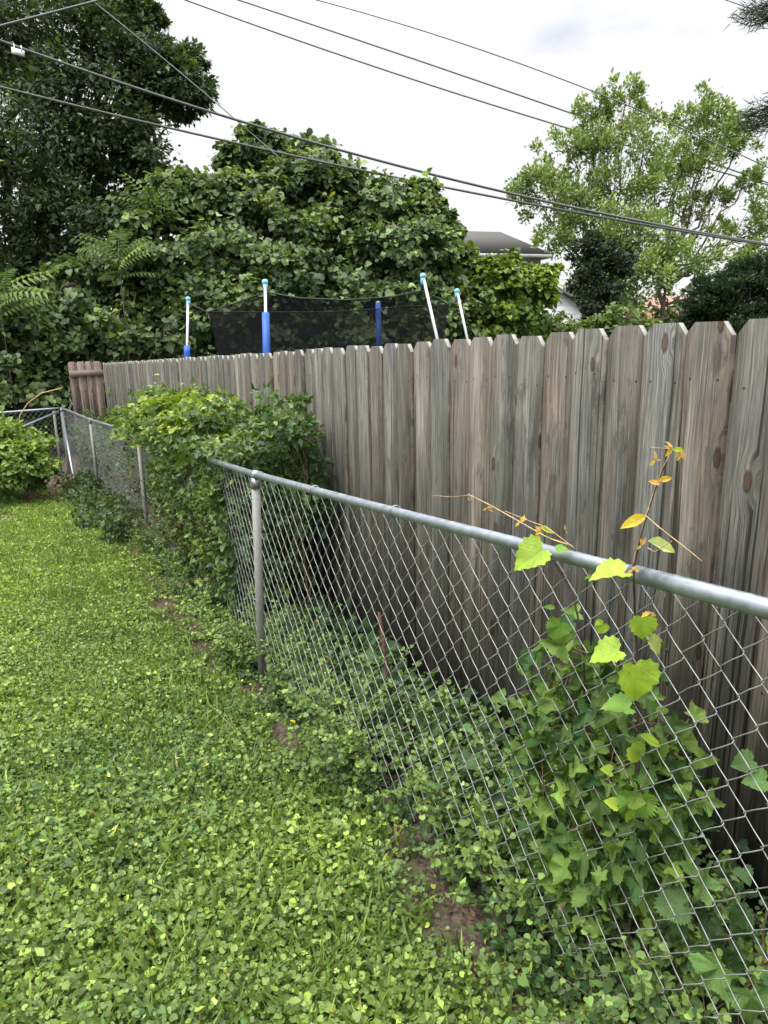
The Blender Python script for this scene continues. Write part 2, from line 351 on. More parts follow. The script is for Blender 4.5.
def blade():
    V = [];
    for u in (0, .35, .7): wv = .045 * (1 - u * .6); V += [[-wv, u, .25 * u * u], [wv, u, .25 * u * u]]
    V.append([0, 1, .3]); return np.array(V), np.array([[0, 1, 3], [0, 3, 2], [2, 3, 5], [2, 5, 4], [4, 5, 6]])
T['blade'] = blade()
def clover():
    V = []; Fs = []
    for k in range(3):
        a = k * 2 * pi / 3; c = len(V)
        for x, y in [(0, 0), (.3, .3), (.22, .52), (0, .46), (-.22, .52), (-.3, .3)]:
            V.append([x * math.cos(a) - y * math.sin(a), x * math.sin(a) + y * math.cos(a) + .2, .12 * (x * x + y * y)])
        Fs += [[c, c + 1, c + 2], [c, c + 2, c + 3], [c, c + 3, c + 4], [c, c + 4, c + 5]]
    return np.array(V), np.array(Fs)
T['clover'] = clover()
def frond():
    V = []; Fs = []
    for i in range(9):
        y = .12 + i * .1; L = .27 * (1 - .5 * abs(i - 3.) / 6); 
        for sx in (1, -1):
            c = len(V); V += [[0, y, 0], [sx * L * .5, y + .07, .02], [sx * L, y + .07, -.07], [sx * L * .5, y - .0, .02]]
            Fs += [[c, c + 1, c + 2], [c, c + 2, c + 3]]
    c = len(V); V += [[-.008, 0, 0], [.008, 0, 0], [0, 1, 0]]; Fs.append([c, c + 1, c + 2])
    V = np.array(V, float); V[:, 2] -= .35 * V[:, 1] ** 2; return V, np.array(Fs)
T['frond'] = frond()

def unit(v): return v / (np.linalg.norm(v, axis=-1, keepdims=True) + 1e-9)
def leaves(name, groups, mat, parent=None, luv=False, origin=None):
    """groups: list of (template, pos Nx3, forward Nx3, normal Nx3, size N, colour Nx3)"""
    g = Geo(); cols = []
    for tn, pos, fw, nr, sz, cl in groups:
        if len(pos) == 0: continue
        tv, tf = T[tn]; Y = unit(fw); X = unit(np.cross(Y, nr)); Z = np.cross(X, Y); n, k = len(pos), len(tv)
        s3 = np.asarray(sz)[:, None, None]
        V = pos[:, None] + s3 * (tv[None, :, 0:1] * X[:, None] + tv[None, :, 1:2] * Y[:, None] + tv[None, :, 2:3] * Z[:, None])
        Fa = (np.arange(n)[:, None, None] * k + tf[None]).reshape(-1, 3)
        g.add(V.reshape(-1, 3), Fa, np.tile(tv, (n, 1)) if luv else None)
        cols.append(np.repeat(np.hstack([np.clip(cl, 0, 1), np.ones((n, 1))]), k, 0))
    return g.build(name, mat, parent, luv=luv, col=np.vstack(cols), origin=origin)
def rdir(n, zup=0., r=None): v = (r or rng).normal(size=(n, 3)); v[:, 2] += zup; return unit(v)
def pal(n, a, b, var=.25, hi=None, phi=.0, mixv=None):
    u = rng.random(n) if mixv is None else np.clip(mixv + rng.normal(0, .18, n), 0, 1)
    c = np.array(a)[None] * (1 - u[:, None]) + np.array(b)[None] * u[:, None]
    c = c * np.exp(rng.normal(0, var, n))[:, None]
    if hi is not None: k = rng.random(n) < phi; c[k] = np.array(hi) * np.exp(rng.normal(0, .12, k.sum()))[:, None]
    return c

# ------------------------------------------------------------------ ground
bare = []                                                    # (s, t, radius)
for px, py, rr in [(418, 835, .13), (388, 800, .10), (470, 925, .12), (432, 868, .12), (350, 765, .06), (405, 780, .06), (228, 575, .28), (180, 547, .30), (62, 486, .8), (85, 494, .5), (40, 497, .45), (0, 519, .26), (255, 690, .12), (275, 700, .09), (205, 622, .14), (130, 515, .25)]:
    q = onG(px, py); a, b = st(q); bare.append((a, b, rr))
for a in np.arange(3.5, 10.6, .33): bare.append((a, float(np.interp(a, [3, 5, 7, 10], [.86, .84, .90, .88])) + .04 * math.sin(a * 5), .11 + .03 * math.sin(a * 7)))
def bareness(s, t):
    v = np.zeros_like(s)
    for a, b, r in bare: v = np.maximum(v, np.exp(-(((s - a) / (r * 1.5)) ** 2 + ((t - b) / r) ** 2)))
    return v
def gh(s, t): return gz(s) + .012 * lown(s * 2, t * 2, 3) * (1 - smooth(30, 60, np.abs(s)))
def axis(a, b, fine0, fine1, stepf, stepc):
    x = [a]
    while x[-1] < b: x.append(x[-1] + (stepf if fine0 <= x[-1] < fine1 else stepc * max(1, min(abs(x[-1] - fine0), abs(x[-1] - fine1)) / 6)))
    return np.array(x)
sa = axis(-320, 420, -3, 16, .12, .6); ta = axis(-320, 420, -4, 4, .12, .6)
S, Tt = np.meshgrid(sa, ta, indexing='ij'); G = Geo(); ns, nt = S.shape
ii = (np.arange(ns - 1)[:, None] * nt + np.arange(nt - 1)[None]).ravel()
G.add(W(S, Tt, gh(S, Tt)).reshape(-1, 3), np.stack([ii, ii + nt, ii + nt + 1, ii + 1], -1))
bn = bareness(S.ravel(), Tt.ravel())
N = NT('soil_and_moss'); g_ = N.geo(); a_ = N.noise(g_, 3., 5., .6); b_ = N.noise(g_, 60., 4., .6); k_ = N.attr('Col').outputs['Color']
soil = N.mix(N.ss(.35, .65, b_), (.035, .025, .018), (.125, .090, .064)); green = N.mix(N.ss(.35, .65, b_), (.022, .032, .012), (.06, .09, .025))
kk = N.m('ADD', N.xyz(k_)[0], N.m('MULTIPLY', N.m('SUBTRACT', a_, .5), .5))
N.bsdf(Base_Color=N.mix(N.ss(.25, .5, kk), green, soil), Roughness=.95, Normal=N.bump(b_, .8, .02))
near_mask = ((np.abs(S.ravel() - 6) < 11) & (Tt.ravel() > .75) & (Tt.ravel() < 1.9)) * .5
G.build('ground', N.mat, col=np.stack([np.maximum(bn, near_mask)] * 3 + [np.ones_like(bn)], -1), smooth=True)['kind'] = 'structure'

# ------------------------------------------------------------------ wooden fence
def top_wood(s): return np.interp(s, [-3, 1.14, 4.0, 13.4], [.15, .032, -.063, -.345]) + CZ
WT = 1.612
def picket(g, s0, width, ztop, zbot, tt, th=.018, lean=0., rid=.5, dirv=None, nv=None, cut=.034):
    """dog-eared board; s0 = centre along the run; front face towards the lawn"""
    dv = Dv if dirv is None else dirv; nn = Nv if nv is None else nv; h = width / 2
    base = s0 if isinstance(s0, np.ndarray) else s0 * Dv + tt * Nv
    prof = [(-h, zbot), (h, zbot), (h, ztop - cut), (h - cut * .8, ztop), (-h + cut * .8, ztop), (-h, ztop - cut)]
    V = []; L = []
    for k in (0, 1):
        for x, z in prof:
            V.append(base + dv * (x + lean * (z - zbot)) + nn * (k * th) + np.array([0, 0, z])); L.append((x, z - ztop, rid))
    Fs = [np.array([[0, 1, 2, 3, 4, 5]]), np.array([[11, 10, 9, 8, 7, 6]]), np.array([[i, i + 6, (i + 1) % 6 + 6, (i + 1) % 6] for i in range(6)])]
    g.add(V, Fs, np.array(L))
wf = thing('wooden_fence', W(6, WT, gz(6)), 'tall weathered grey board fence with dog-eared tops running the length of the yard', 'fence')
s = -1.6; PW = .1425; k = 0; panel = Geo(); px0 = s
while s < 13.32:
    wd = .1372 + rng.uniform(-.0035, .0025)
    picket(panel, s, wd, top_wood(s) + rng.normal(0, .004), gz(s) - .05, WT + rng.uniform(-.007, .007), lean=rng.normal(0, .0022), rid=rng.random())
    s += PW; k += 1
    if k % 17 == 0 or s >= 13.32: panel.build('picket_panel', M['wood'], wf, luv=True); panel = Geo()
for i in range(6):
    a, b = -1.7 + i * 2.52, -1.7 + (i + 1) * 2.52 - .01; b = min(b, 13.35)
    for zz in (.16, .93, 1.5):
        p0 = W(a, WT + .045, top_wood(a) - zz); p1 = W(b, WT + .045, top_wood(b) - zz)
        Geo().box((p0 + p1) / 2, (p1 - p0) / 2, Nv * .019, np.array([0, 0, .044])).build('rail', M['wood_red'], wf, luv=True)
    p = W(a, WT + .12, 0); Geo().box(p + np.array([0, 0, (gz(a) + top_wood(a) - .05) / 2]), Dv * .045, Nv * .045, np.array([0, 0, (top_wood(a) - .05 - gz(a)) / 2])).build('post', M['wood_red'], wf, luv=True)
# short return at the far end, its rail on our side
e0 = P(101, 362, 12.5); e0[2] = 0; dirr = unit(P(71, 362, 12.15) * [1, 1, 0] - e0); nrr = np.array([dirr[1], -dirr[0], 0]); nrr = nrr if nrr[1] > 0 else -nrr
zt = P(85, 361.5, 12.3)[2]
rf = thing('wooden_fence', (*(e0[:2] + dirr[:2] * .3), gz(13)), 'short reddish brown fence section at the far corner with its rail facing us', 'fence')
g = Geo()
for i in range(4): picket(g, e0 + dirr * (.07 + i * .143), .139, zt + rng.normal(0, .004), gz(13) - .05, 0, rid=rng.random(), dirv=dirr, nv=nrr)
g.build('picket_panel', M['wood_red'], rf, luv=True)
for zz in (.20, 1.2):
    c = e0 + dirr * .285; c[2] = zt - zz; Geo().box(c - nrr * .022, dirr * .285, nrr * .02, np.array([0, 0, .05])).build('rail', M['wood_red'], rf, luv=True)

# ------------------------------------------------------------------ chain link fence
CK = dict(s=[-1.6, .66, 3.29, 7.11, 10.47, 12.68], t=[1.08, 1.045, .99, 1.11, 1.03, .84], z=[-.335, -.437, -.617, -.862, -1.015, -1.015])
def ft(s): return np.interp(s, CK['s'], CK['t'])
def frz(s): return np.interp(s, CK['s'], CK['z']) + CZ
cf = thing('chain_link_fence', W(3.29, .99, gz(3.29)), 'low galvanized chain link fence between the lawn and the tall board fence', 'fence')
g = Geo(); ss_ = np.concatenate([np.linspace(-1.6, 12.68, 60)]); g.tube(W(ss_, ft(ss_), frz(ss_) + .002 * np.sin(ss_ * 2.3)), .0155, 14); g.build('top_rail', M['galv'], cf, smooth=True)
g = Geo(); a = np.array([.28, .936]); g.tube(W(np.linspace(-1.6, .936, 20), ft(np.linspace(-1.6, .936, 20)), frz(np.linspace(-1.6, .936, 20)) + .002 * np.sin(np.linspace(-1.6, .936, 20) * 2.3)), .0176, 14); g.build('rail_sleeve', M['galv'], cf, smooth=True)
def post(parent, base, top, r=.024, cap=True, name='post', mat='dullpipe'):
    g = Geo(); g.tube([base, base * .5 + top * .5, top], r, 14)
    o = g.build(name, M[mat], parent, smooth=True)
    if cap:
        g = Geo(); g.tube([top - [0, 0, .045], top + [0, 0, .004]], r + .0012, 14); g.build('post_cap', M['galv'], parent, smooth=True)
    return o
def pz(s, off=0.): return W(s, ft(s) + off, gz(s) - .1)
for s0, rr, ln in [(3.24, .0205, -.10), (7.11, .021, 0.), (10.47, .0205, 0), (12.68, .030, 0)]:
    b = W(s0, ft(s0), gz(s0) - .1); t = W(s0 - .0 + ln, ft(s0), frz(s0) - .012); post(cf, b, t, rr)
for s0 in (3.14, 7.11, 10.47):
    c = W(np.array([s0 - .022, s0 + .022]), ft(s0), frz(np.array([s0 - .022, s0 + .022]))); g = Geo(); g.tube(c, .0215, 14); g.build('rail_loop', M['galv'], cf, smooth=True)
for s0 in list(np.arange(-1.2, 12.4, .61)):
    a = np.linspace(0, 2 * pi, 11); c = W(s0 + a * .0012, ft(s0) + .0195 * np.cos(a), frz(s0) + .0195 * np.sin(a)); g = Geo(); g.tube(c, .0017, 4); g.build('tie_wire', M['wire'], cf)
for s0, zs in ((3.25, (.30, .62, .1)), (7.11, (.4, .8)), (10.47, (.5,))):
    for zz in zs:
        a = np.linspace(0, 2 * pi, 11); c = W(s0 - .10 * (1 - zz) + .024 * np.sin(a), ft(s0) + .026 * np.cos(a), frz(s0) - zz + .002 * np.sin(a)); g = Geo(); g.tube(c, .002, 4); g.build('tie_wire', M['wire'], cf)
def chain_fabric(s0, s1, fpos, ztop, zbot, pitch=.0395, zp=.0435, seed=0):
    """fpos(u)->(point at u along run), woven wires: each one a flattened spiral"""
    r = np.random.default_rng(seed); nW = int((s1 - s0) / pitch); allV = []; Qs = []; off = 0; sides = 4
    for i in range(nW):
        u0 = s0 + i * pitch; zt_, zb_ = ztop(u0), zbot(u0); nseg = int((zt_ - zb_) / zp); ph = i % 2
        pts = []
        for j in range(nseg + 1):
            side = (j + ph) % 2                                   # 0: apex on the left, 1: on the right
            z = zt_ - j * zp
            x = u0 + (pitch + .0016 if side else -.0016); dpt = 0.
            sg = 1 if side else -1
            pts.append((x - sg * .0006, z + .003, -sg * .002)); pts.append((x, z, 0.)); pts.append((x - sg * .0012, z - .003, sg * .002)); pts.append((u0 + pitch / 2 + sg * .0012, z - zp * .46, sg * .001))
        pts = np.array(pts); pts[:, 0] += .0022 * np.sin(pts[:, 1] * 9 + u0 * 3) + .003 * np.sin(pts[:, 1] * 2.2 + u0 * .9); pts[:, 1] += .004 * np.sin(u0 * 2.1)
        pts[:, 0] += r.normal(0, .0007, len(pts)); pts[:, 1] += r.normal(0, .0006, len(pts)) + r.normal(0, .0012)
        allV.append(fpos(pts[:, 0], pts[:, 1], pts[:, 2]))
    g = Geo()
    for p in allV: g.tube(p, .00125, 4, cap=False)
    return g
def bulge(x, z): return -.012 + .012 * np.sin(x * 1.7) * np.sin((z) * 2.5) - .02 * smooth(.5, .1, z - gz(x))
fab = chain_fabric(-1.5, 12.62, lambda x, z, d: W(x, ft(x) + .034 + bulge(x, z) + d, z), lambda u: frz(u) - .018, lambda u: gz(u) + .05)
fab.build('chain_link_mesh', M['wire'], cf)
# braces at the corner
cn = W(12.68, .84, 0)[:2]
def at3(px, py, d): return P(px, py, d)
g = Geo(); g.tube([W(12.62, .83, frz(12.6) - .06), W(10.95, .78, gz(11) + .02)], .019, 10); g.build('brace', M['galv'], cf, smooth=True)
g = Geo(); g.tube([W(12.75, .72, gz(12.7) - .1), W(12.75, .72, frz(12.7) - .05)], .018, 10); g.build('brace_post', M['dullpipe'], cf, smooth=True)

# far run going left from the corner
c0 = np.array([cn[0], cn[1], 0.]); c1 = P(-260, 430, 9.6); c1[2] = 0
ldir = unit(c1 - c0); Ll = np.linalg.norm(c1 - c0); ln_ = np.array([-ldir[1], ldir[0], 0.])
bf = thing('chain_link_fence', (c0[0], c0[1], gz(12.6)), 'far chain link run going left from the corner post behind the leafy bush', 'fence')
def lz(u): return np.interp(u, [0, Ll], [-1.015 + CZ, -1.10 + CZ])
def lp(x, z, d=0.): x = np.asarray(x, float); z = np.asarray(z, float); return c0 + x[..., None] * ldir + z[..., None] * np.array([0, 0, 1.]) + (np.asarray(d) * np.ones_like(x))[..., None] * ln_
g = Geo(); uu = np.linspace(0, Ll, 12); g.tube(lp(uu, lz(uu)), .0175, 10); g.build('top_rail', M['galv'], bf, smooth=True)
for u in (2.6, 5.2): post(bf, lp(u, gz(12.) - .1), lp(u, lz(u)), .021)
g = Geo(); g.tube([lp(.05, lz(0) - .05), lp(1.9, lz(0) - .75)], .017, 10); g.build('brace', M['galv'], bf, smooth=True)
fab = chain_fabric(.03, Ll - .05, lambda x, z, d: lp(x, z, d + .03), lambda u: float(lz(u)) - .018, lambda u: gz(12.2) + .04); fab.build('chain_link_mesh', M['wire'], bf)

# rusty stake and small finds
g = Geo(); a = onT(379, 612, 1.33); b = onT(389, 684, 1.30); dd = (b - a); g.tube([a, a + dd * .5, b + dd * .5], .008, 5)
tag(g.build('rusty_stake', M['rust'], origin=b), 'rusty brown steel stake leaning between the two fences', 'stake')
g = Geo(); q = onG(293, 738); FS = st(q - [.03, .03, 0]); top = q + [0, 0, .075]; 
fl = thing('dandelion', q, 'single small yellow flower in the lawn near the fence post', 'flower')
g.ball(top, .0155, 12, 5, (1, 1, .45)); g.build('flower_head', M['yellow'], fl)
g = Geo(); g.tube([q, q + [.004, 0, .02], top], .0012, 5); g.build('stem', M['tan'], fl)

# ------------------------------------------------------------------ lawn: creeping leaves, clover and grass
def lawn():
    gs = []; gb = []
    def region(n, s0, s1, t0, t1):
        s = rng.uniform(s0, s1, n); t = rng.uniform(t0, t1, n); keep = t < ft(s) - .06 + .12 * lown(s * 3, t * 3, 9)
        p = 1 - bareness(s, t) * 1.15; keep &= rng.random(n) < p; return s[keep], t[keep]
    for (n, s0, s1, t0, t1, k) in [(140000, .3, 4.2, -1.1, 1.15, .78), (130000, 4.2, 11.8, -.9, 1.2, .85), (26000, -.6, 12, -3.2, -.9, 1.6), (9000, 11., 18, -5, .7, 1.8)]:
        s, t = region(n, s0, s1, t0, t1); m = len(s)
        cl = lown(s * 2.2, t * 2.2, 21); cl2 = lown(s * .55, t * .55, 22); cl3 = lown(s * 6, t * 6, 23)
        z = gh(s, t) + .008 + .050 * rng.random(m) ** 1.6 * (1 + .5 * cl3) + .014 * cl3
        pos = W(s, t, z); fw = rdir(m); fw[:, 2] = fw[:, 2] * .5; nr = rdir(m, 1.9)
        sz = rng.uniform(.010, .027, m) * k * (1 + .25 * cl)
        mixv = .45 + .28 * cl + .22 * cl2 + .25 * smooth(2.5, 7, s)
        col = pal(m, (.054, .118, .034), (.225, .305, .058), .36, (.31, .38, .075), .04, mixv)
        kd = rng.random(m); bigk = (kd > .96) & (cl > .0); sz[bigk] *= 1.7
        for nm, a, b in (('round', 0, .5), ('clover', .5, .72), ('heart', .72, .9), ('oval', .9, 1.01)):
            q = (kd >= a) & (kd < b); gs.append((nm, pos[q], fw[q], nr[q], sz[q] * (1.5 if nm == 'oval' else 1.1), col[q]))
        # grass blades
        n2 = int(n * .36); s, t = region(n2, s0, s1, t0, t1); far = smooth(2.5, 8, s); kp = rng.random(len(s)) < .30 + .7 * np.clip(far + .5 * lown(s * 1.3, t * 1.3, 31), 0, 1); s, t = s[kp], t[kp]; m = len(s)
        fw = rdir(m, 1.1); fw[:, 2] = np.abs(fw[:, 2]) + .25
        gb.append(('blade', W(s, t, gh(s, t)), fw, rdir(m), rng.uniform(.045, .11, m) * (1 + .1 * k), pal(m, (.08, .15, .03), (.20, .27, .06), .22, (.34, .31, .16), .012)))
    tag(leaves('lawn_leaves', gs, M['lawn']), 'mat of small round creeping leaves and clover covering the lawn', 'ground cover', kind='stuff')
    tag(leaves('grass', gb, M['grass']), 'thin green grass blades growing through the creeping leaves', 'grass', kind='stuff')
lawn()
# dead leaf litter on the bare patches
n = 2600; bs = np.array(bare); k = rng.choice(len(bs), n, p=(bs[:, 2] ** 2) / (bs[:, 2] ** 2).sum())
s = bs[k, 0] + rng.normal(0, .55, n) * bs[k, 2] * 1.4; t = bs[k, 1] + rng.normal(0, .55, n) * bs[k, 2]
col = pal(n, (.07, .042, .026), (.21, .135, .085), .35)
tag(leaves('leaf_litter', [('oval', W(s, t, gh(s, t) + .008 + .012 * rng.random(n)), rdir(n) * [1, 1, .25], rdir(n, 2.), rng.uniform(.010, .028, n) * (1 + (s > 5) * 1.2), col)], M['litter']), 'brown dead leaves lying on bare soil by the fence', 'leaf litter', kind='stuff')

# ------------------------------------------------------------------ generic leafy clumps
def clump_leaves(lobes, per, tmpl, size, cA, cB, hi=None, phi=0., up=.9, out=.7, rnd=.55, clumps=None, rc=.28, var=.25, inner=.25, droop=.2, flat=.6, keep=None, stray=1.3):
    """lobes: (centre, (rx,ry,rz), weight). Leaves gather in small tufts over each lobe's surface."""
    gp = {t_: [] for t_ in tmpl}; tips = []
    for c, R, wgt in lobes:
        c = np.asarray(c); R = np.asarray(R if np.ndim(R) else (R, R, R), float); nc = max(3, int((clumps or 26) * wgt))
        dv = rdir(nc, .25); rad = np.where(rng.random(nc) < inner, rng.uniform(.25, .75, nc), rng.uniform(.78, 1.08, nc)); rad = np.where(rng.random(nc) < .13, rad * rng.uniform(1.1, stray, nc), rad)
        cc = c + dv * R * rad[:, None]; tips.append(cc)
        m = max(1, int(per)); rr = rc * R.mean() * rng.uniform(.6, 1.25, nc) * np.where(rad > 1.09, .6, 1)
        o = rng.normal(size=(nc, m, 3)) * [1, 1, flat] * rr[:, None, None] * .6
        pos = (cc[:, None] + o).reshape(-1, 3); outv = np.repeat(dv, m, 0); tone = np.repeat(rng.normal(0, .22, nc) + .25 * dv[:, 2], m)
        outv2 = unit(o.reshape(-1, 3))
        if keep is not None: kq = keep(pos); pos, outv, tone, outv2 = pos[kq], outv[kq], tone[kq], outv2[kq]
        n = len(pos)
        nr = unit(outv * out + np.array([0, 0, up]) + rng.normal(size=(n, 3)) * rnd)
        fw = unit(outv2 * .8 + outv * .5 + rng.normal(size=(n, 3)) * .5 - np.array([0, 0, droop]))
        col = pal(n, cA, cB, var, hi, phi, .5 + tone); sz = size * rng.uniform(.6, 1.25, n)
        kd = rng.integers(0, len(tmpl), n)
        for i, t_ in enumerate(tmpl): q = kd == i; gp[t_].append((t_, pos[q], fw[q], nr[q], sz[q], col[q]))
    return [x for v in gp.values() for x in v], tips
def limb(g, a, b, r0, r1, sag=.1, k=7, wob=.04, sides=6):
    a, b = np.asarray(a, float), np.asarray(b, float); u = np.linspace(0, 1, k)[:, None]; L = np.linalg.norm(b - a)
    p = a + (b - a) * u; p[:, 2] += np.sin(u[:, 0] * pi) * sag * L; p[1:-1] += rng.normal(0, wob * L / 2, (k - 2, 3)); g.tube(p, r0 + (r1 - r0) * u[:, 0], sides); return p
def tree(name, label, cat, base, fork, lobes, leafkw, trunk_r=.15, group=None, twig=.012, mat='leaf_far', ntw=9999, trunkmat='bark'):
    o = thing(name, base, label, cat, group); gl, tips = clump_leaves(lobes, **leafkw)
    g = Geo(); base = np.asarray(base, float); fork = np.asarray(fork, float); p = limb(g, base - [0, 0, .2], fork, trunk_r, trunk_r * .7, 0, 8, .03, 9)
    for (c, R, wg), tp in zip(lobes, tips):
        st_ = p[rng.integers(5, 8)]; Rm = np.mean(R); q = limb(g, st_, np.asarray(c), trunk_r * .5, trunk_r * .16, -.08 if c[2] > fork[2] else .05, 8, .05, 5)
        for tpt in tp[:ntw]: limb(g, q[rng.integers(4, 8)], tpt, twig * 1.6, twig * .4, .03, 4, .06, 3)
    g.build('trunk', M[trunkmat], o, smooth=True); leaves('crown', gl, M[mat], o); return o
def LB(px, py, d, rpx, rpy=None, dz=1.0, wt=1.0):                    # a lobe seen at px,py with radius in pixels
    c = P(px, py, d); rx = rpx * d / F; rz = (rpy or rpx) * d / F; return (c, (rx, rx * dz, rz), wt)

# ------------------------------------------------------------------ vines and undergrowth between and on the fences
# heap of vines over the chain link
def heap(name, label, lobes, kw, stems, mat='leaf', cat='vine', group=None, base=None):
    b = lobes[0][0] if base is None else base
    o = thing(name, (b[0], b[1], gz(st(b)[0])), label, cat, group); gl, tips = clump_leaves(lobes, **kw); g = Geo()
    for (c, R, wg), tp in zip(lobes, tips):
        c = np.asarray(c); s0 = st(c)[0]; foot = np.array([c[0] + rng.normal(0, .1), c[1] + rng.normal(0, .1), gz(s0) - .03]); q = limb(g, foot, c, stems * 1.5, stems * .7, 0, 7, .08, 5)
        for tpt in tp[::2]: limb(g, q[rng.integers(3, 7)], tpt, stems * .6, stems * .25, .05, 5, .08, 3)
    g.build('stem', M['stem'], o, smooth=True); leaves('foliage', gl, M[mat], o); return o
def HL(s, t, z, rs, rt, rz, w=1.): return (W(s, t, z + CZ), (max(rs * .75, rt), max(rs, rt), rz), w)
def behind(p):
    s, t = st(p); z = p[:, 2]; lim = np.where(z > frz(s) - .03, ft(s) - .10 + .22 * ((s < 4.9) & (z < frz(s) + .05)), ft(s) + .05) - np.where((s > 3.7) & (s < 6.3), .11 * (lown(s * 3.2, z * 4.5, 61) > -.2), .02)
    return (t > lim) & (t < 1.6)
hl = [HL(4.0, 1.18, -.85, .42, .26, .34, 1.2), HL(4.7, 1.15, -.78, .5, .3, .36, 1.4), HL(5.5, 1.2, -.78, .55, .32, .38, 1.4), HL(6.4, 1.25, -.85, .55, .3, .34, 1.2), HL(7.6, 1.3, -.95, .6, .3, .3, 1.),
      HL(4.1, 1.12, -1.2, .45, .2, .36, 2.2), HL(4.9, 1.12, -1.25, .5, .2, .4, 3.), HL(5.8, 1.14, -1.3, .55, .2, .4, 2.8), HL(6.7, 1.22, -1.35, .5, .2, .4, 1.8), HL(7.6, 1.25, -1.45, .5, .18, .36, 1.5),
      HL(4.4, 1.2, -1.5, .6, .2, .24, 1.4), HL(5.4, 1.2, -1.55, .6, .2, .24, 1.4), HL(6.4, 1.2, -1.65, .6, .2, .24, 1.4)]
heap('vine_heap', 'big heap of leafy green vines draped over the chain link fence behind the first post', hl,
     dict(keep=behind, stray=1.75, per=74, tmpl=['lobed3', 'lobed5', 'oval'], size=.045, cA=(.034, .078, .028), cB=(.135, .205, .055), hi=(.25, .32, .07), phi=.07, clumps=30, rc=.36, up=.7, out=.8, rnd=.6, var=.3, droop=.5), .006)
hl = [HL(5.1, 1.2, -.50, .32, .2, .10, 1.), HL(5.9, 1.22, -.56, .32, .2, .10, 1.), HL(4.55, 1.15, -.56, .25, .18, .08, .8), HL(6.9, 1.2, -.74, .35, .2, .08, .8)]
heap('vine_shoots', 'fresh yellow green vine shoots on top of the vine heap', hl, dict(stray=2.2, per=20, tmpl=['lobed3', 'grape'], size=.064, cA=(.10, .18, .035), cB=(.26, .33, .035), clumps=20, rc=.5, up=1., out=.4, var=.2), .004)
hl = [HL(3.85, 1.38, -.60, .26, .16, .2, 1.2), HL(3.62, 1.40, -.85, .18, .14, .24, 1.), HL(4.2, 1.35, -.55, .3, .18, .15, 1.), HL(3.75, 1.34, -1.1, .2, .14, .2, .7), HL(3.6, 1.36, -.46, .14, .12, .14, .4)]
heap('vine_heap', 'darker vine with narrow leaves filling the gap between fences right of the vine heap', hl,
     dict(keep=behind, stray=1.9, per=26, tmpl=['oval', 'lobed3', 'oval'], size=.044, cA=(.028, .07, .024), cB=(.085, .15, .04), hi=(.17, .24, .05), phi=.04, clumps=30, rc=.34, up=.6, out=.7, rnd=.7, droop=.4), .005)
hl = [HL(x, 1.24, -1.55 - .02 * (x - 8), .5, .2, .46, 1.8) for x in (7.4, 8.2, 9.0, 9.8, 10.6, 11.4, 12.2)] + [HL(x, 1.42, -1.35 - .02 * (x - 8), .5, .16, .4, 1.) for x in (8., 9.4, 10.8)] + [HL(8.3, .98, -1.8, .5, .12, .16, .9), HL(7.4, 1.0, -1.75, .4, .1, .18, .9), HL(9.4, .96, -1.93, .5, .12, .14, .8), HL(10.6, .95, -1.95, .5, .12, .12, .7)]
heap('vine_thicket', 'dull green vines grown through the far part of the chain link fence', hl,
     dict(keep=lambda p: behind(p) | (p[:, 2] < gz(st(p)[0]) + .30), per=46, tmpl=['oval', 'lobed3', 'heart'], size=.046, cA=(.026, .055, .022), cB=(.085, .135, .04), clumps=28, rc=.36, up=.6, out=.7, rnd=.7), .005)
cy = P(140, 407, 12.0)
heap('vine_shoots', 'yellow green leafy vine by the foot of the board fence far corner', [(P(128, 398, 11.8), (.25, .25, .16), 1.), (P(150, 408, 11.6), (.35, .3, .16), 1.), (P(175, 416, 11.0), (.3, .3, .15), 1.), (P(140, 422, 11.8), (.45, .3, .4), 1.)],
     dict(per=26, tmpl=['heart', 'lobed3'], size=.085, cA=(.07, .13, .03), cB=(.22, .28, .035), clumps=18, rc=.4, up=.9), .006)
# bright bush at the left edge
bc = P(14, 462, 9.6)
heap('leafy_bush', 'bright green leafy bush at the left edge in front of the far fence', [(P(12, 455, 9.6), (.42, .4, .38), 1.5), (P(-22, 440, 9.7), (.5, .4, .42), 1.3), (P(30, 470, 9.4), (.26, .3, .26), 1.), (P(-10, 480, 9.3), (.5, .4, .25), 1.)],
     dict(per=40, tmpl=['heart', 'oval'], size=.07, cA=(.06, .125, .03), cB=(.19, .27, .05), clumps=34, rc=.3, up=.9, out=.6), .007, cat='bush')

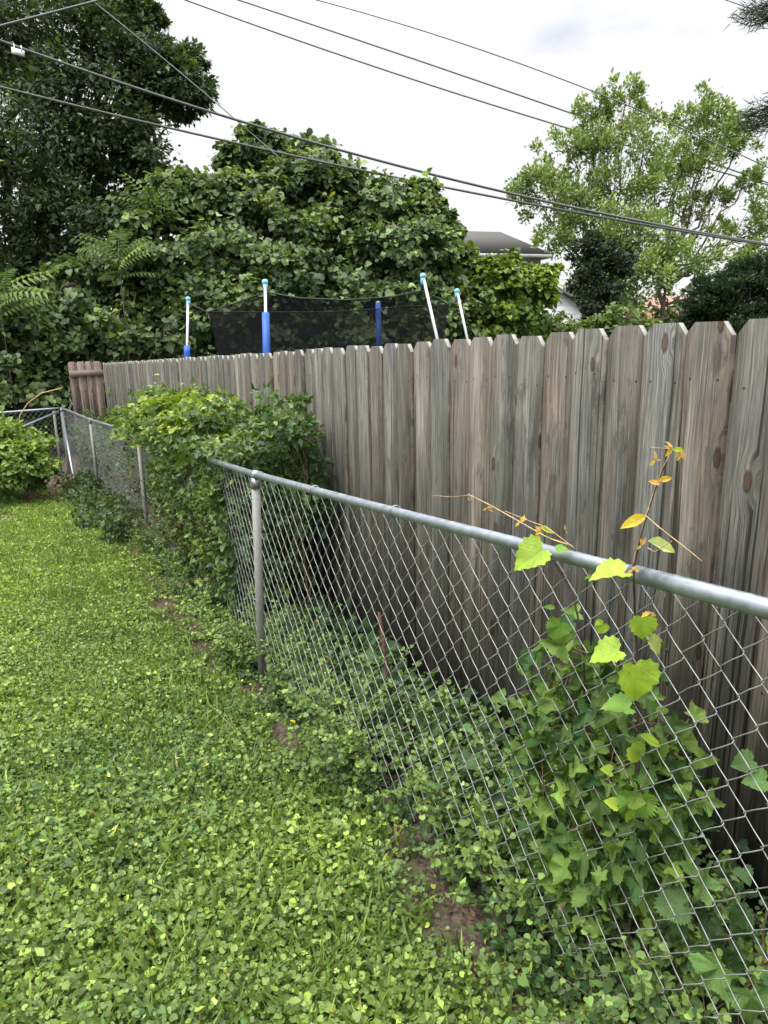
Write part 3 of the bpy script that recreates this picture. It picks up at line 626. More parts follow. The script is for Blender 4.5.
# low mound of small round leaves along the bottom of the chain link
def mound():
    P_, FW, NR, SZ, CL = [], [], [], [], []
    # carpet under the sprigs
    n = 34000; s = rng.uniform(.2, 7.6, n); t = .86 + .74 * rng.random(n)
    e = ft(s) - .09 + .06 * lown(s * 3, s, 42)
    k = (t > e) & (s < 11.5) & (rng.random(n) < 1 - .97 * bareness(s, t + .03)) & (rng.random(n) < 1 - .5 * smooth(3.6, 4.6, s)); s, t = s[k], t[k]; n = len(s)
    cl = lown(s * 1.8, t * 2.5, 43)
    P_.append(W(s, t, gh(s, t) + .01 + .05 * rng.random(n))); FW.append(rdir(n) * [1, 1, .5]); NR.append(rdir(n, 1.6)); SZ.append(rng.uniform(.012, .026, n)); CL.append(pal(n, (.020, .055, .020), (.085, .15, .040), .3, None, 0, .4 + .3 * cl))
    # upright and sprawling sprigs with leaves in pairs
    m = 7200; s = rng.uniform(.35, 6.8, m); t = ft(s) - .07 + .60 * rng.random(m) ** 1.9 + .04 * lown(s * 4, s, 44)
    dn = lown(s * 2.3, t * 4, 45); k = (rng.random(m) < .55 + .5 * dn) & (rng.random(m) < 1 - .97 * bareness(s, t)) & (t < 1.57) & (rng.random(m) < 1 - .55 * smooth(3.6, 4.4, s)) & (((s - 3.2) / .16) ** 2 + ((t - .95) / .12) ** 2 > 1) & (np.hypot(s - FS[0], t - FS[1]) > .17)
    s, t, dn = s[k], t[k], dn[k]; m = len(s); g = Geo()
    Hh = rng.uniform(.08, .36, m) * (.75 + .4 * dn) * smooth(-.16, .03, t - ft(s) + .02) + .05; Hh *= 1 - .35 * smooth(1.25, 1.5, t)
    for i in range(m):
        b = W(s[i], t[i], gh(s[i], t[i])); lean = rng.normal(0, .4, 2) + np.array([-.16, -.07]) * (t[i] < 1.15); L_ = Hh[i] * rng.uniform(.8, 1.5)
        u = np.linspace(0, 1, 5)[:, None]; p = b + np.array([lean[0] * L_, lean[1] * L_, 0]) * u ** 1.6 + np.array([0, 0, Hh[i]]) * (u - .25 * u ** 3 * abs(lean).sum())
        g.tube(p, [.0016, .0014, .0012, .001, .0007], 3, cap=False)
        nl = int(8 + 80 * Hh[i]); uu = rng.uniform(.15, 1.0, nl); q = np.stack([np.interp(uu, u[:, 0], p[:, c]) for c in range(3)], -1); f = rdir(nl) * [1, 1, .5]
        P_.append(q + f * .006); FW.append(f + [0, 0, .15]); NR.append(rdir(nl, 1.7) + np.array([-.3, -.4, 0])); z0 = rng.uniform(.85, 1.2); SZ.append(rng.uniform(.012, .026, nl) * z0 * (1.1 - .35 * uu))
        CL.append(pal(nl, (.030, .080, .026), (.19, .29, .065), .25, (.26, .34, .06), .03, .08 + .55 * uu * (Hh[i] > .10) + .22 * dn[i] + rng.normal(0, .16)))  # lighter highlights put into the leaf colour towards the sprig tops
    P_, FW, NR, SZ, CL = map(np.concatenate, (P_, FW, NR, SZ, CL)); kd = rng.random(len(SZ)); gs = []
    for nm, a, b, f in (('round', 0, .55, 1.05), ('heart', .55, .8, 1.15), ('oval', .8, 1.01, 1.45)):
        q = (kd >= a) & (kd < b); gs.append((nm, P_[q], FW[q], NR[q], SZ[q] * f, CL[q]))
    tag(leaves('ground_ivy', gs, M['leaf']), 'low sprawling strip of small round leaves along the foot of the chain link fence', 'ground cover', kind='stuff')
    tag(g.build('ground_ivy_stems', M['stem']), 'thin brown stems of the sprawling leafy strip under the chain link fence', 'stems', kind='stuff')
    # larger darker weeds between the fences
    n = 1300; s = rng.uniform(.5, 4.2, n); t = rng.uniform(1.16, 1.56, n); k = lown(s * 3, t * 3, 51) > -.2; s, t = s[k], t[k]; n = len(s)
    z = gh(s, t) + rng.uniform(.04, .26, n)
    gl = [('sheart', W(s, t, z), rdir(n) * [1, 1, .5] - [0, 0, .3], rdir(n, 1.4) - Nv * .3, rng.uniform(.025, .075, n), pal(n, (.018, .052, .024), (.055, .11, .038), .3))]
    tag(leaves('broad_weeds', gl, M['leaf_near'], luv=True), 'dark broad leaved weeds in the gap between the two fences', 'weeds', kind='stuff')
mound()

# ------------------------------------------------------------------ near climbing shrub with lobed leaves
def stemline(g, pts, r0, r1, sides=6): p = np.array(pts, float); u = np.linspace(0, 1, 24); k = np.linspace(0, 1, len(p)); q = np.stack([np.interp(u, k, p[:, i]) for i in range(3)], -1); q[1:-1] = (q[:-2] + q[1:-1] * 2 + q[2:]) / 4; q[1:-1] = (q[:-2] + q[1:-1] * 2 + q[2:]) / 4; g.tube(q, r0 + (r1 - r0) * u, sides); return q
base = onT(556, 962, 1.09); base[2] = gz(st(base)[0])
cs = thing('climbing_shrub', base, 'young shrub with deeply lobed green leaves climbing the near chain link from a pale stub', 'shrub')
g = Geo(); stemline(g, [base - [0, 0, .05], onT(552, 945, 1.09), onT(556, 925, 1.09), onT(563, 905, 1.08)], .014, .009, 9); stemline(g, [base, onT(566, 935, 1.08), onT(564, 915, 1.08), onT(572, 898, 1.1)], .011, .008, 9); g.build('stub', M['stub'], cs, smooth=True)
g = Geo(); paths = []
for pts in ([(563, 905), (570, 840), (578, 760), (575, 700), (560, 660)], [(572, 898), (600, 830), (612, 760), (625, 700), (622, 660)], [(585, 900), (625, 850), (648, 800), (660, 750)], [(575, 890), (620, 860), (650, 820), (655, 760)], [(560, 890), (545, 820), (540, 740), (545, 690)]):
    paths.append(stemline(g, [onT(x, y, 1.11 + .06 * rng.random()) for x, y in pts], .005, .002))
g.build('stem', M['darkstem'], cs, smooth=True)
gl = {k: [] for k in ('lobed3', 'deep', 'lobed5')}; pet = Geo()
def near_leaf(at, fw, nr, size, col, kind, store, stem=None):
    store[kind].append((at, fw, nr, size, col))
    if stem is not None: pet.tube([stem, (stem + at) / 2 + [0, 0, .006], at], .0011, 4)
tow = -np.array([0, 1., 0]) * .75 + np.array([-.35, 0, .55])        # leaves turn to the light above the lawn
for p in paths:
    for q in p[1:]:
        for _ in range(6):
            o = rng.normal(0, 1, 3) * [.04, .045, .036]; at = q + o
            if st(at)[1] > 1.5: continue
            hgt = at[2] - gz(st(at)[0]); br = rng.random() ** 1.2
            c = np.array((.030, .088, .022)) * (1 - br) + np.array((.16, .26, .045)) * br; c = c * np.exp(rng.normal(0, .15))
            near_leaf(at, unit(o + rng.normal(0, .03, 3) - [0, 0, .05]), unit(tow + rng.normal(0, .45, 3)), rng.uniform(.032, .074), c, ['lobed3', 'deep', 'lobed5'][rng.integers(3)], gl, q if rng.random() < .5 else None)
# the bright young tuft on the stub
for k in range(9):
    a = k / 9 * 2 * pi; q = onT(566, 890, 1.06); f = np.array([math.cos(a), math.sin(a) * .6, .35]); near_leaf(q + f * .012, f, unit(tow + rng.normal(0, .25, 3)), rng.uniform(.028, .045), np.array((.20, .34, .05)) * rng.uniform(.8, 1.1), 'lobed3', gl, q)
def pack(d): return [(k, *[np.array([e[i] for e in v]) for i in range(5)]) for k, v in d.items() if v]
leaves('foliage', pack(gl), M['leaf_near'], cs, luv=True); pet.build('leaf_stalk', M['stem'], cs)

# ------------------------------------------------------------------ grapevine on the rail
vb = onT(640, 800, 1.13); vb[2] = gz(st(vb)[0])
gv = thing('grapevine', vb, 'young grapevine with heart shaped leaves climbing over the near fence rail', 'vine')
g = Geo(); pet = Geo()
def V2(x, y, t=1.0): return onT(x, y, t)
stemline(g, [vb, V2(634, 860, 1.12), V2(640, 740, 1.08), V2(636, 640, 1.07), V2(634, 590, 1.02), V2(633, 566, 1.0), V2(645, 520, 1.01), V2(658, 480, 1.02), V2(672, 449, 1.02)], .0035, .0011)
stemline(g, [V2(600, 830, 1.16), V2(585, 720, 1.12), V2(583, 640, 1.09), V2(572, 590, 1.08), V2(553, 560, 1.05)], .0032, .0018)
g.build('stem', M['darkstem'], gv, smooth=True)
g = Geo()
stemline(g, [V2(633, 566, 1.01), V2(645, 520, 1.01), V2(658, 480, 1.02), V2(672, 449, 1.02)], .0022, .0012)
stemline(g, [V2(572, 546, 1.03), V2(548, 538, 1.02), V2(520, 522, 1.02), V2(490, 505, 1.03), V2(468, 494, 1.03)], .0018, .0009)
stemline(g, [V2(574, 548, 1.03), V2(548, 528, 1.01), V2(522, 518, 1.0), V2(505, 511, .99)], .0012, .0006)
stemline(g, [V2(645, 515, 1.0), V2(660, 528, .99), V2(682, 545, .98), V2(702, 561, .98)], .0011, .0006)
stemline(g, [V2(470, 495, 1.03), V2(450, 497, 1.03), V2(432, 495, 1.03)], .0008, .0005)
stemline(g, [V2(672, 449, 1.02), V2(660, 448, 1.0), V2(650, 447, 1.0)], .0008, .0005)
stemline(g, [V2(648, 548, 1.0), V2(655, 552, .99), V2(672, 541, .98)], .0009, .0006)
for cx, cy_ in [(470, 500), (538, 540)]:                      # curled tendrils
    a = np.linspace(0, 9, 40); c = V2(cx, cy_, 1.0); g.tube(c + np.stack([.006 * np.cos(a) * (1 - a / 14), .004 * np.sin(a), .006 * np.sin(a) * (1 - a / 14) + .001 * a], -1), .0006, 4)
g.build('tendril', M['tan'], gv, smooth=True)
gl = {k: [] for k in ('sheart', 'grape', 'leaflet')}
YG = (.26, .40, .04); GN = (.15, .29, .05); YE = (.33, .44, .05); PA = (.38, .46, .16); TN = (.52, .33, .14); DK = (.07, .17, .045)
def L(x, y, dx, dy, size, col, kind='sheart', t=1.0, face=.0, side=0.):
    """leaf whose stalk end sits at px x,y and whose tip points along (dx,dy) on the picture; face tilts it up"""
    at = V2(x, y, t); fwd = unit(np.array([dx, rng.normal(0, .1), -dy], float)); n_ = unit(np.array([side, -1., .25 + face]) + rng.normal(0, .12, 3))
    gl[kind].append((at, fwd, n_, size, np.array(col) * rng.uniform(.9, 1.1)))
L(545, 548, -1, .62, .082, YG, 'sheart', .98, 1.2); L(556, 551, .6, -.1, .03, GN, t=1.0, face=2.); L(627, 573, -1, .05, .072, YE, t=.985, face=4.5); L(540, 527, .9, .4, .034, YE, 'leaflet', 1.0, .8)
L(646, 516, -.9, .45, .050, (.62, .48, .05), 'leaflet', 1.0, .6); L(648, 541, 1, .4, .062, PA, 'leaflet', .99, .8); L(634, 661, .12, 1, .088, YG, 'sheart', .98, .2); L(622, 650, -1, .35, .068, YG, 'sheart', 1.0, 2.)
L(642, 615, .1, 1, .055, YG, 'sheart', 1.02, 0.); L(648, 640, .5, .5, .042, (.34, .40, .13), 'sheart', 1.04, 1.); L(562, 620, -.4, .9, .052, GN, 'grape', 1.04, .4); L(575, 622, -1, .1, .042, DK, 'grape', 1.08, 1.)
L(555, 608, -1, -.2, .028, GN, 'leaflet', 1.0, 1.); L(598, 575, -1, .25, .03, GN, 'leaflet', 1.05, 1.5); L(605, 622, -.5, .8, .028, YG, 'grape', 1.02, 1.); L(632, 708, -1, -.05, .062, GN, 'sheart', 1.03, 3.); L(640, 735, .9, .5, .05, YG, 'leaflet', 1.02, 1.)
L(612, 772, -.8, -.3, .026, YG, t=1.0, face=1.); L(618, 806, -.8, -.3, .03, YE, t=1.0, face=1.); L(627, 812, .3, 1, .03, YG, t=1.0, face=1.); L(640, 790, -.2, 1, .075, GN, 'grape', 1.03, .6); L(630, 745, .5, .9, .05, YG, 'sheart', 1.04, .8)
for x, y in [(487, 508), (520, 522), (541, 530), (672, 449), (655, 460), (641, 545), (632, 570), (680, 451), (650, 612), (565, 530)]:
    for _ in range(3): a = rng.uniform(0, 6.28); L(x, y, math.cos(a), math.sin(a), rng.uniform(.010, .022), TN if rng.random() < .6 else (.55, .42, .06), 'leaflet', 1.0, rng.uniform(0, 1.5))
L(660, 484, -1, -.3, .022, (.6, .35, .10), 'leaflet'); L(658, 480, 1, -.15, .026, (.62, .45, .06), 'leaflet'); L(672, 449, .9, .1, .022, YE, 'leaflet')
leaves('foliage', pack(gl), M['leaf_near'], gv, luv=True)

# big lobed leaves low on the right
vb = onT(735, 1010, 1.12); vb[2] = gz(st(vb)[0])
gv2 = thing('grapevine', vb, 'low vine with broad lobed leaves in the bottom right corner behind the mesh', 'vine'); gl = {k: [] for k in ('sheart', 'grape', 'oval', 'lobed3', 'lobed5')}; g = Geo()
for pts in ([(735, 1010), (735, 975), (720, 955), (728, 935)], [(735, 1015), (705, 985), (690, 960), (688, 935)], [(740, 1000), (765, 960), (762, 930), (775, 890)]):
    q = stemline(g, [V2(x, y, 1.2) for x, y in pts], .0035, .0012)
    for a in q[4::2]:
        for _ in range(2):
            o = rng.normal(0, 1, 3) * [.05, .04, .035]; gl[['sheart', 'grape', 'lobed3', 'sheart'][rng.integers(4)]].append((a + o, unit(o - [0, 0, .02]), unit(tow + rng.normal(0, .6, 3)), rng.uniform(.025, .06), np.array((.03, .075, .022)) * rng.uniform(.6, 1.9)))
L(728, 962, -.55, .75, .09, (.12, .23, .06), 'lobed5', 1.1, .9); L(752, 985, .1, 1, .10, (.11, .22, .06), 'lobed3', 1.1, .8); L(628, 1005, .2, .8, .075, (.10, .22, .05), 'grape', 1.02, 1.5); L(765, 945, .6, .4, .06, (.17, .29, .06), 'sheart', 1.15, 1.)
L(712, 895, -.3, -.4, .085, (.09, .17, .05), 'lobed5', 1.14, .9); L(690, 905, -.9, .2, .07, (.08, .16, .045), 'grape', 1.14, .9); L(755, 760, -.6, .3, .05, (.08, .16, .045), 'sheart', 1.25, .9); L(768, 780, -1, .2, .05, (.09, .18, .045), 'sheart', 1.25, .9)
g.build('stem', M['stem'], gv2, smooth=True); leaves('foliage', pack(gl), M['leaf_near'], gv2, luv=True)

# ------------------------------------------------------------------ trampoline behind the board fence
zg = gz(8); tr0 = P(330, 340, 8.7); tr = thing('trampoline', (tr0[0], tr0[1], zg), 'round trampoline with black safety net and blue padded poles behind the board fence', 'trampoline')
poles = [(188, 299, 9.2, 346, 187), (265, 282, 7.6, 313, 266.5), (378, 303, 10.6, 304, 379), (423, 276, 7.3, None, 437.5), (457, 291, 8.5, None, 467.5)]
for (x, y, d, ys, xb) in poles:
    top = P(x, y, d); yb = 340 if x > 400 else 352; mid = P(xb, yb, d); k = (top[2] - (zg + .0)) / max(.05, top[2] - mid[2]); foot = top + (mid - top) * min(k, 6); foot = np.array([mid[0] + (mid[0] - top[0]) * .6, mid[1], zg])
    g = Geo(); g.tube([top, mid, foot], .016, 12); g.build('pole', M['polewhite'], tr, smooth=True)
    g = Geo(); g.ball(top + [0, 0, .0], .034, 12, 8, (1, 1, .9)); g.tube([top - [0, 0, .09], top - [0, 0, .01]], .026, 12); g.build('pole_cap', M['cap'], tr, smooth=True)
    if ys:
        u = (ys - y) / (yb - y); a = top + (mid - top) * u if u < 1 else mid; g = Geo(); g.tube([a, mid, mid + (foot - mid) * .35], .041, 14); g.build('pole_sleeve', M['blue'], tr, smooth=True)
ring = [P(208, 312, 8.9), P(236, 303, 8.2), P(265, 292, 7.75), P(300, 298, 7.35), P(345, 300, 7.1), P(390, 297, 7.15), P(421, 291, 7.35), P(438, 298, 7.8), P(449, 305, 8.3), P(432, 306, 9.3), P(405, 306, 10.0), P(378, 309, 10.3), P(330, 312, 10.3), P(270, 312, 9.9), P(232, 312, 9.4)]
ring = np.array(ring); nR = len(ring); cen = ring.mean(0); g = Geo(); rows = []
for k in range(7):
    u = k / 6; q = ring.copy(); q[:, 2] = ring[:, 2] + (zg + .85 - ring[:, 2]) * u; q[:, :2] += (cen[:2] - ring[:, :2]) * (.06 * math.sin(u * pi)) ; rows.append(q)
V = np.vstack(rows); Q = [[k * nR + i, k * nR + (i + 1) % nR, (k + 1) * nR + (i + 1) % nR, (k + 1) * nR + i] for k in range(6) for i in range(nR)]
g.add(V, np.array(Q)); g.build('safety_net', M['net'], tr, smooth=True)
g = Geo(); g.tube(np.vstack([ring, ring[:1]]), .008, 6); g.build('net_hem', M['black'], tr)
a = np.linspace(0, 2 * pi, 33); rad = 1.62; cc = np.array([cen[0], cen[1], zg + .85]); g = Geo(); g.tube(cc + np.stack([rad * np.cos(a), rad * np.sin(a), 0 * a], -1), .025, 8); g.build('frame', M['polewhite'], tr, smooth=True)
g = Geo(); a = a[:-1]; g.add(np.vstack([cc + np.stack([1.5 * np.cos(a), 1.5 * np.sin(a), 0 * a + .01], -1), cc + [0, 0, .0]]), np.array([[i, (i + 1) % 32, 32] for i in range(32)])); g.build('mat', M['black'], tr)
for nm_, (xa, ya, da, xb, yb, db) in enumerate([(188, 303, 9.2, 208, 312, 8.9), (423, 283, 7.3, 421, 291, 7.35), (457, 297, 8.5, 449, 305, 8.3), (265, 288, 7.6, 265, 292, 7.75)]): g = Geo(); g.tube([P(xa, ya, da), P(xb, yb, db)], .006, 5); g.build('net_strap', M['black'], tr)

# ------------------------------------------------------------------ houses
def house(label, c0_, dx, dy, Lx, Ly, hgt, rise, hip, wall, roofm, zgr, eave=.35, gable_front=False):
    """c0_: right front corner; dx unit vector to the left along the front, dy unit vector backwards"""
    o = thing('house', (*c0_[:2], zgr), label, 'house'); c = np.array([c0_[0], c0_[1], 0.]); dx = np.array([*dx, 0.]); dy = np.array([*dy, 0.])
    m = c + dx * Lx / 2 + dy * Ly / 2; g = Geo(); g.box(m + [0, 0, zgr + hgt / 2], dx * Lx / 2, dy * Ly / 2, np.array([0, 0, hgt / 2])); 
    z0 = zgr + hgt; e = eave; A, B, Cc, Dd = c - dx * e - dy * e, c + dx * (Lx + e) - dy * e, c + dx * (Lx + e) + dy * (Ly + e), c - dx * e + dy * (Ly + e)
    if gable_front:
        R0, R1 = c + dx * Lx / 2 - dy * e, c + dx * Lx / 2 + dy * (Ly + e)
        for q0, q1, q2, q3 in ((A, Dd, R1, R0), (B, R0, R1, Cc)): pass
        up = np.array([0, 0, 1.]); zz = z0 - rise * e / (Lx / 2)
        gr = Geo(); th = .12
        for E0, E1 in ((A, Dd), (B, Cc)):
            V = [E0 + up * zz, E1 + up * zz, R1 + up * (z0 + rise), R0 + up * (z0 + rise)]; V += [v + up * th for v in V]
            gr.add(V, np.array([[0, 1, 2, 3], [7, 6, 5, 4], [0, 4, 5, 1], [1, 5, 6, 2], [2, 6, 7, 3], [3, 7, 4, 0]]))
        g.add([c + up * z0, c + dx * Lx + up * z0, c + dx * Lx / 2 + up * (z0 + rise)], np.array([[0, 1, 2]]))
        q = c + dy * Ly; g.add([q + up * z0, q + dx * Lx + up * z0, q + dx * Lx / 2 + up * (z0 + rise)], np.array([[0, 2, 1]]))
    else:
        up = np.array([0, 0, 1.]); R0 = c + dx * hip + dy * Ly / 2; R1 = c + dx * (Lx - hip) + dy * Ly / 2; gr = Geo()
        V = [A + up * z0, B + up * z0, Cc + up * z0, Dd + up * z0, R0 + up * (z0 + rise), R1 + up * (z0 + rise)]; V += [v + up * .02 for v in V[:4]]
        gr.add(V, [np.array([[0, 1, 5, 4], [2, 3, 4, 5]]), np.array([[3, 0, 4], [1, 2, 5]]), np.array([[0, 3, 2, 1]])])
    g.build('wall', wall, o); gr.build('roof', roofm, o)
    gf = Geo(); up = np.array([0, 0, 1.])
    if not gable_front:
        for p, q in ((A, B), (B, Cc), (Cc, Dd), (Dd, A)):
            d = unit(q - p); n_ = np.array([d[1], -d[0], 0]); gf.box((p + q) / 2 + up * (z0 - .07) + n_ * .03, (q - p) / 2, n_ * .03, up * .06)
        gf.build('gutter', M['fascia'], o)
    return o
c_ = P(541, 255, 28); zz = c_[2]; d1 = unit(np.array([-10.5, -3.0])); d2 = np.array([-d1[1], d1[0]]); d2 = d2 if d2[1] > 0 else -d2
house('two storey house with grey hipped shingle roof rising behind the vine covered trees', c_, d1, d2, 12., 8., zz - gz(30), 1.4, -.1, M['siding'], M['shingle'], gz(30))
c_ = P(582, 306, 22); house('small white sided garage with a gable glimpsed under the maple', c_, np.array([-1., .1]), np.array([.1, 1.]), 2.6, 5., P(582, 306, 22)[2] - gz(22), .8, 0, M['white_siding'], M['shingle'], gz(22), .15, True)
c_ = P(740, 326, 42); house('distant low house with a faded red roof behind the maple branches', c_, np.array([-1., -.05]), np.array([-.05, 1.]), 8., 7., P(740, 326, 42)[2] - gz(42), 1.9, .6, M['siding'], M['pinkroof'], gz(42))

# ------------------------------------------------------------------ trees
GB = lambda x, d, dy=0.: np.array([*(P(x, 330, d)[:2]), gz(12)])
# big dark tree at the left
oak = [LB(-60, 60, 15, 90), LB(20, 30, 15, 60), LB(90, 60, 15, 52), LB(60, 130, 15, 70), LB(120, 150, 15.5, 48, 40), LB(150, 90, 15.5, 34, 26, 1, .8), LB(182, 88, 15.5, 30, 26, 1, .8), LB(180, 60, 15.5, 20, 16, 1, .45), LB(122, 18, 15.5, 24, 22, 1, .7), LB(108, 35, 15.5, 20, 16, 1, .6), LB(130, 195, 15.5, 34, 34),
       LB(0, 200, 15, 80, 70), LB(80, 225, 15, 55, 45), LB(-120, 170, 15, 100), LB(-80, 280, 14.5, 80), LB(30, 290, 15.5, 60, 40), LB(-40, -60, 16, 90), LB(50, -70, 16, 60), LB(100, -30, 16, 35, 28, 1, .8), LB(150, 20, 15.8, 14, 14, 1, .4)]
tree('oak_tree', 'large dark green tree filling the upper left with branches reaching over the sky', 'tree', GB(15, 16.5), P(20, 250, 16), oak,
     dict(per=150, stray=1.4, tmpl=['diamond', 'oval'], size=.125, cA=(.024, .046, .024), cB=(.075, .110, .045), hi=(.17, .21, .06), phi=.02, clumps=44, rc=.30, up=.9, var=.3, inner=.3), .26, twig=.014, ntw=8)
# vine smothered trees
def vtree(label, x, d, lobes, kw=None, group='vine covered trees behind the fence'):
    k = dict(per=95, tmpl=['heart', 'heart', 'round'], stray=1.5, size=.122, cA=(.030, .064, .028), cB=(.135, .190, .065), hi=(.22, .27, .03), phi=.025, clumps=40, rc=.27, up=.7, out=.9, rnd=.55, droop=.8, inner=.25, var=.40)
    k.update(kw or {}); return tree('vine_covered_tree', label, 'tree', GB(x, d), P(x, 250 if x < 450 else 318, d), lobes, k, .14, group=group, mat='leaf')
vtree('vine covered tree nearest the leafy corner, left of the trampoline', 130, 14.5, [LB(110, 300, 14.4, 55, 45), LB(160, 260, 14.2, 50, 45), LB(70, 335, 14.4, 55, 40), LB(150, 340, 14.4, 50, 40), LB(20, 350, 13.6, 50, 45), LB(-50, 350, 13.2, 60, 60), LB(180, 205, 14.5, 38, 28), LB(130, 225, 14.5, 30, 24, 1, .7), LB(30, 400, 13.9, 50, 45), LB(110, 375, 14.6, 55, 40), LB(-20, 400, 13.4, 50, 40)])
vtree('vine covered tree behind the left half of the trampoline net', 235, 14.5, [LB(215, 215, 14.5, 42, 32), LB(250, 205, 14.5, 40, 30), LB(225, 270, 14, 55, 45), LB(280, 250, 14, 50, 45), LB(250, 320, 14, 60, 40), LB(200, 330, 14, 50, 40), LB(300, 310, 14, 50, 45)])
vtree('vine covered tree with a high thin top at the middle of the photograph', 300, 15.5, [LB(270, 160, 15.5, 34, 18, 1, .7), LB(240, 165, 15.5, 22, 20, 1, .5), LB(305, 155, 15.5, 26, 14, 1, .6), LB(262, 142, 15.5, 32, 10, 1, .3), LB(320, 185, 15, 40, 28), LB(345, 200, 15, 36, 30), LB(320, 250, 15, 55, 45), LB(290, 195, 15.2, 36, 26)])
vtree('vine covered tree behind the right half of the trampoline net', 400, 14.5, [LB(385, 215, 14.8, 40, 30), LB(415, 212, 14.8, 24, 26), LB(425, 228, 14.5, 24, 25), LB(400, 260, 14.3, 50, 40), LB(360, 280, 14.3, 50, 45), LB(425, 280, 14.3, 34, 40), LB(380, 330, 14, 60, 40), LB(440, 320, 14.2, 30, 35), LB(445, 250, 14.6, 18, 24, 1, .6)])
vtree('bright yellow green vine covered shrub right of the trampoline poles', 500, 16, [LB(490, 300, 16, 34, 34), LB(500, 283, 16, 30, 16), LB(528, 288, 16.5, 22, 16), LB(485, 330, 16, 34, 30), LB(525, 310, 16.3, 28, 34), LB(475, 285, 16, 20, 26), LB(540, 275, 17, 14, 8, 1, .5)],
      dict(cA=(.05, .10, .022), cB=(.18, .25, .035), size=.13, phi=.06, clumps=26))
# ailanthus sprouts with feathery leaves
def fronds(label, cx, cy_, d, n, size, spread, group):
    b = P(cx, cy_, d); o = thing('tree_of_heaven_sprout', (b[0], b[1], gz(12)), label, 'sapling', group); g = Geo(); g.tube([[b[0], b[1], gz(12)], b], [.016, .008], 6); g.build('stem', M['darkstem'], o)
    a = rng.uniform(0, 2 * pi, n); fw = np.stack([np.cos(a), np.sin(a) * .6, rng.uniform(.2, 1.3, n)], -1); pos = np.tile(b, (n, 1)) - np.array([0, 0, 1.]) * rng.random((n, 1)) * spread
    leaves('foliage', [('frond', pos, fw, np.tile([0., -.5, 1.], (n, 1)) + rng.normal(0, .2, (n, 3)), rng.uniform(.7, 1.1, n) * size, pal(n, (.07, .13, .035), (.16, .22, .06), .2))], M['leaf'], o)
fronds('sapling with feathery compound leaves in front of the large dark tree', 118, 250, 12.8, 16, .85, .5, 'feathery saplings'); fronds('sapling with feathery compound leaves at the left edge', -2, 290, 12.5, 14, .85, .5, 'feathery saplings')
fronds('sapling with feathery leaves low beside the reddish fence section', 150, 348, 13.6, 14, .75, .4, 'feathery saplings'); fronds('sapling with feathery leaves atop the left vine covered trees', 152, 205, 13.5, 12, .8, .3, 'feathery saplings')
# maples on the right
mk = dict(per=84, stray=1.6, tmpl=['diamond'], size=.135, cA=(.10, .155, .055), cB=(.23, .31, .10), hi=(.30, .34, .12), phi=.03, clumps=27, rc=.27, up=.8, out=.5, var=.28, inner=.35, droop=-.5, flat=1.1)
ml = [LB(590, 115, 24, 16, 22, 1, .5), LB(625, 105, 24, 18, 20, 1, .6), LB(610, 150, 24, 32, 26, 1, .9), LB(570, 150, 24, 24, 16, 1, .6), LB(545, 190, 24, 30, 20, 1, .9), LB(530, 185, 24, 20, 12, 1, .5), LB(575, 205, 24, 32, 20), LB(620, 190, 24, 32, 28, 1, 1.), LB(645, 140, 24, 24, 26, 1, .7), LB(655, 190, 24, 26, 24, 1, .8), LB(605, 235, 23.5, 36, 22), LB(560, 235, 24, 26, 16, 1, .6), LB(640, 235, 23.5, 34, 24), LB(640, 270, 23, 36, 22), LB(600, 285, 23, 30, 18, 1, .8), LB(665, 258, 23, 28, 16, 1, .7)]
tree('maple_tree', 'airy light green maple between the grey roof and the right maple', 'tree', GB(625, 24), P(612, 262, 24), ml, mk, .11, group='maples on the right', twig=.009, ntw=12)
ml = [LB(690, 120, 25, 24, 20, 1, .7), LB(715, 130, 25, 26, 22, 1, .8), LB(740, 140, 25, 18, 14, 1, .5), LB(675, 160, 25, 24, 22, 1, .7), LB(705, 165, 25, 26, 18, 1, .7), LB(745, 180, 25, 16, 10, 1, .35), LB(718, 195, 25, 18, 10, 1, .35), LB(690, 210, 25, 20, 12, 1, .4), LB(725, 235, 25, 26, 10, 1, .4), LB(765, 220, 25, 18, 26, 1, .6), LB(700, 262, 24.5, 34, 14, 1, .6), LB(750, 255, 25, 26, 12, 1, .5), LB(800, 200, 25, 40, 60, 1, 1.)]
tree('maple_tree', 'open crowned maple with slanting limbs at the right behind the hedge', 'tree', GB(668, 25), P(660, 268, 25), ml, mk, .11, group='maples on the right', twig=.009, ntw=12)
# ivy clad dark trunk, low brush and hedge
dk = dict(per=70, tmpl=['diamond', 'oval'], size=.13, cA=(.012, .024, .012), cB=(.026, .045, .018), clumps=30, rc=.3, up=.7, var=.25, inner=.35)
tree('ivy_clad_trunk', 'dark ivy smothered trunk standing in front of the maples', 'tree', GB(594, 20), P(594, 290, 20), [LB(592, 250, 20, 17, 16), LB(590, 275, 20, 19, 18), LB(598, 300, 20, 20, 20), LB(602, 325, 20, 18, 20), LB(618, 262, 20, 14, 12, 1, .7)], dk, .15)
for i, (lab, x, ls, a, b) in enumerate([('leafy brush under the white garage wall left of the ivy trunk', 560, [LB(560, 340, 18, 26, 20), LB(540, 335, 18, 20, 22)], (.05, .095, .025), (.14, .20, .04)), ('leafy brush under the maple right of the ivy trunk', 625, [LB(618, 328, 18, 22, 20), LB(648, 338, 18, 20, 18), LB(600, 335, 18, 22, 14)], (.04, .08, .025), (.12, .18, .04))]):
    tree('brush', lab, 'bush', GB(x, 18), P(x, 345, 18), ls, dict(per=50, tmpl=['oval', 'heart'], size=.12, cA=a, cB=b, clumps=26, rc=.32, up=.8), .05, group='brush behind the fence')
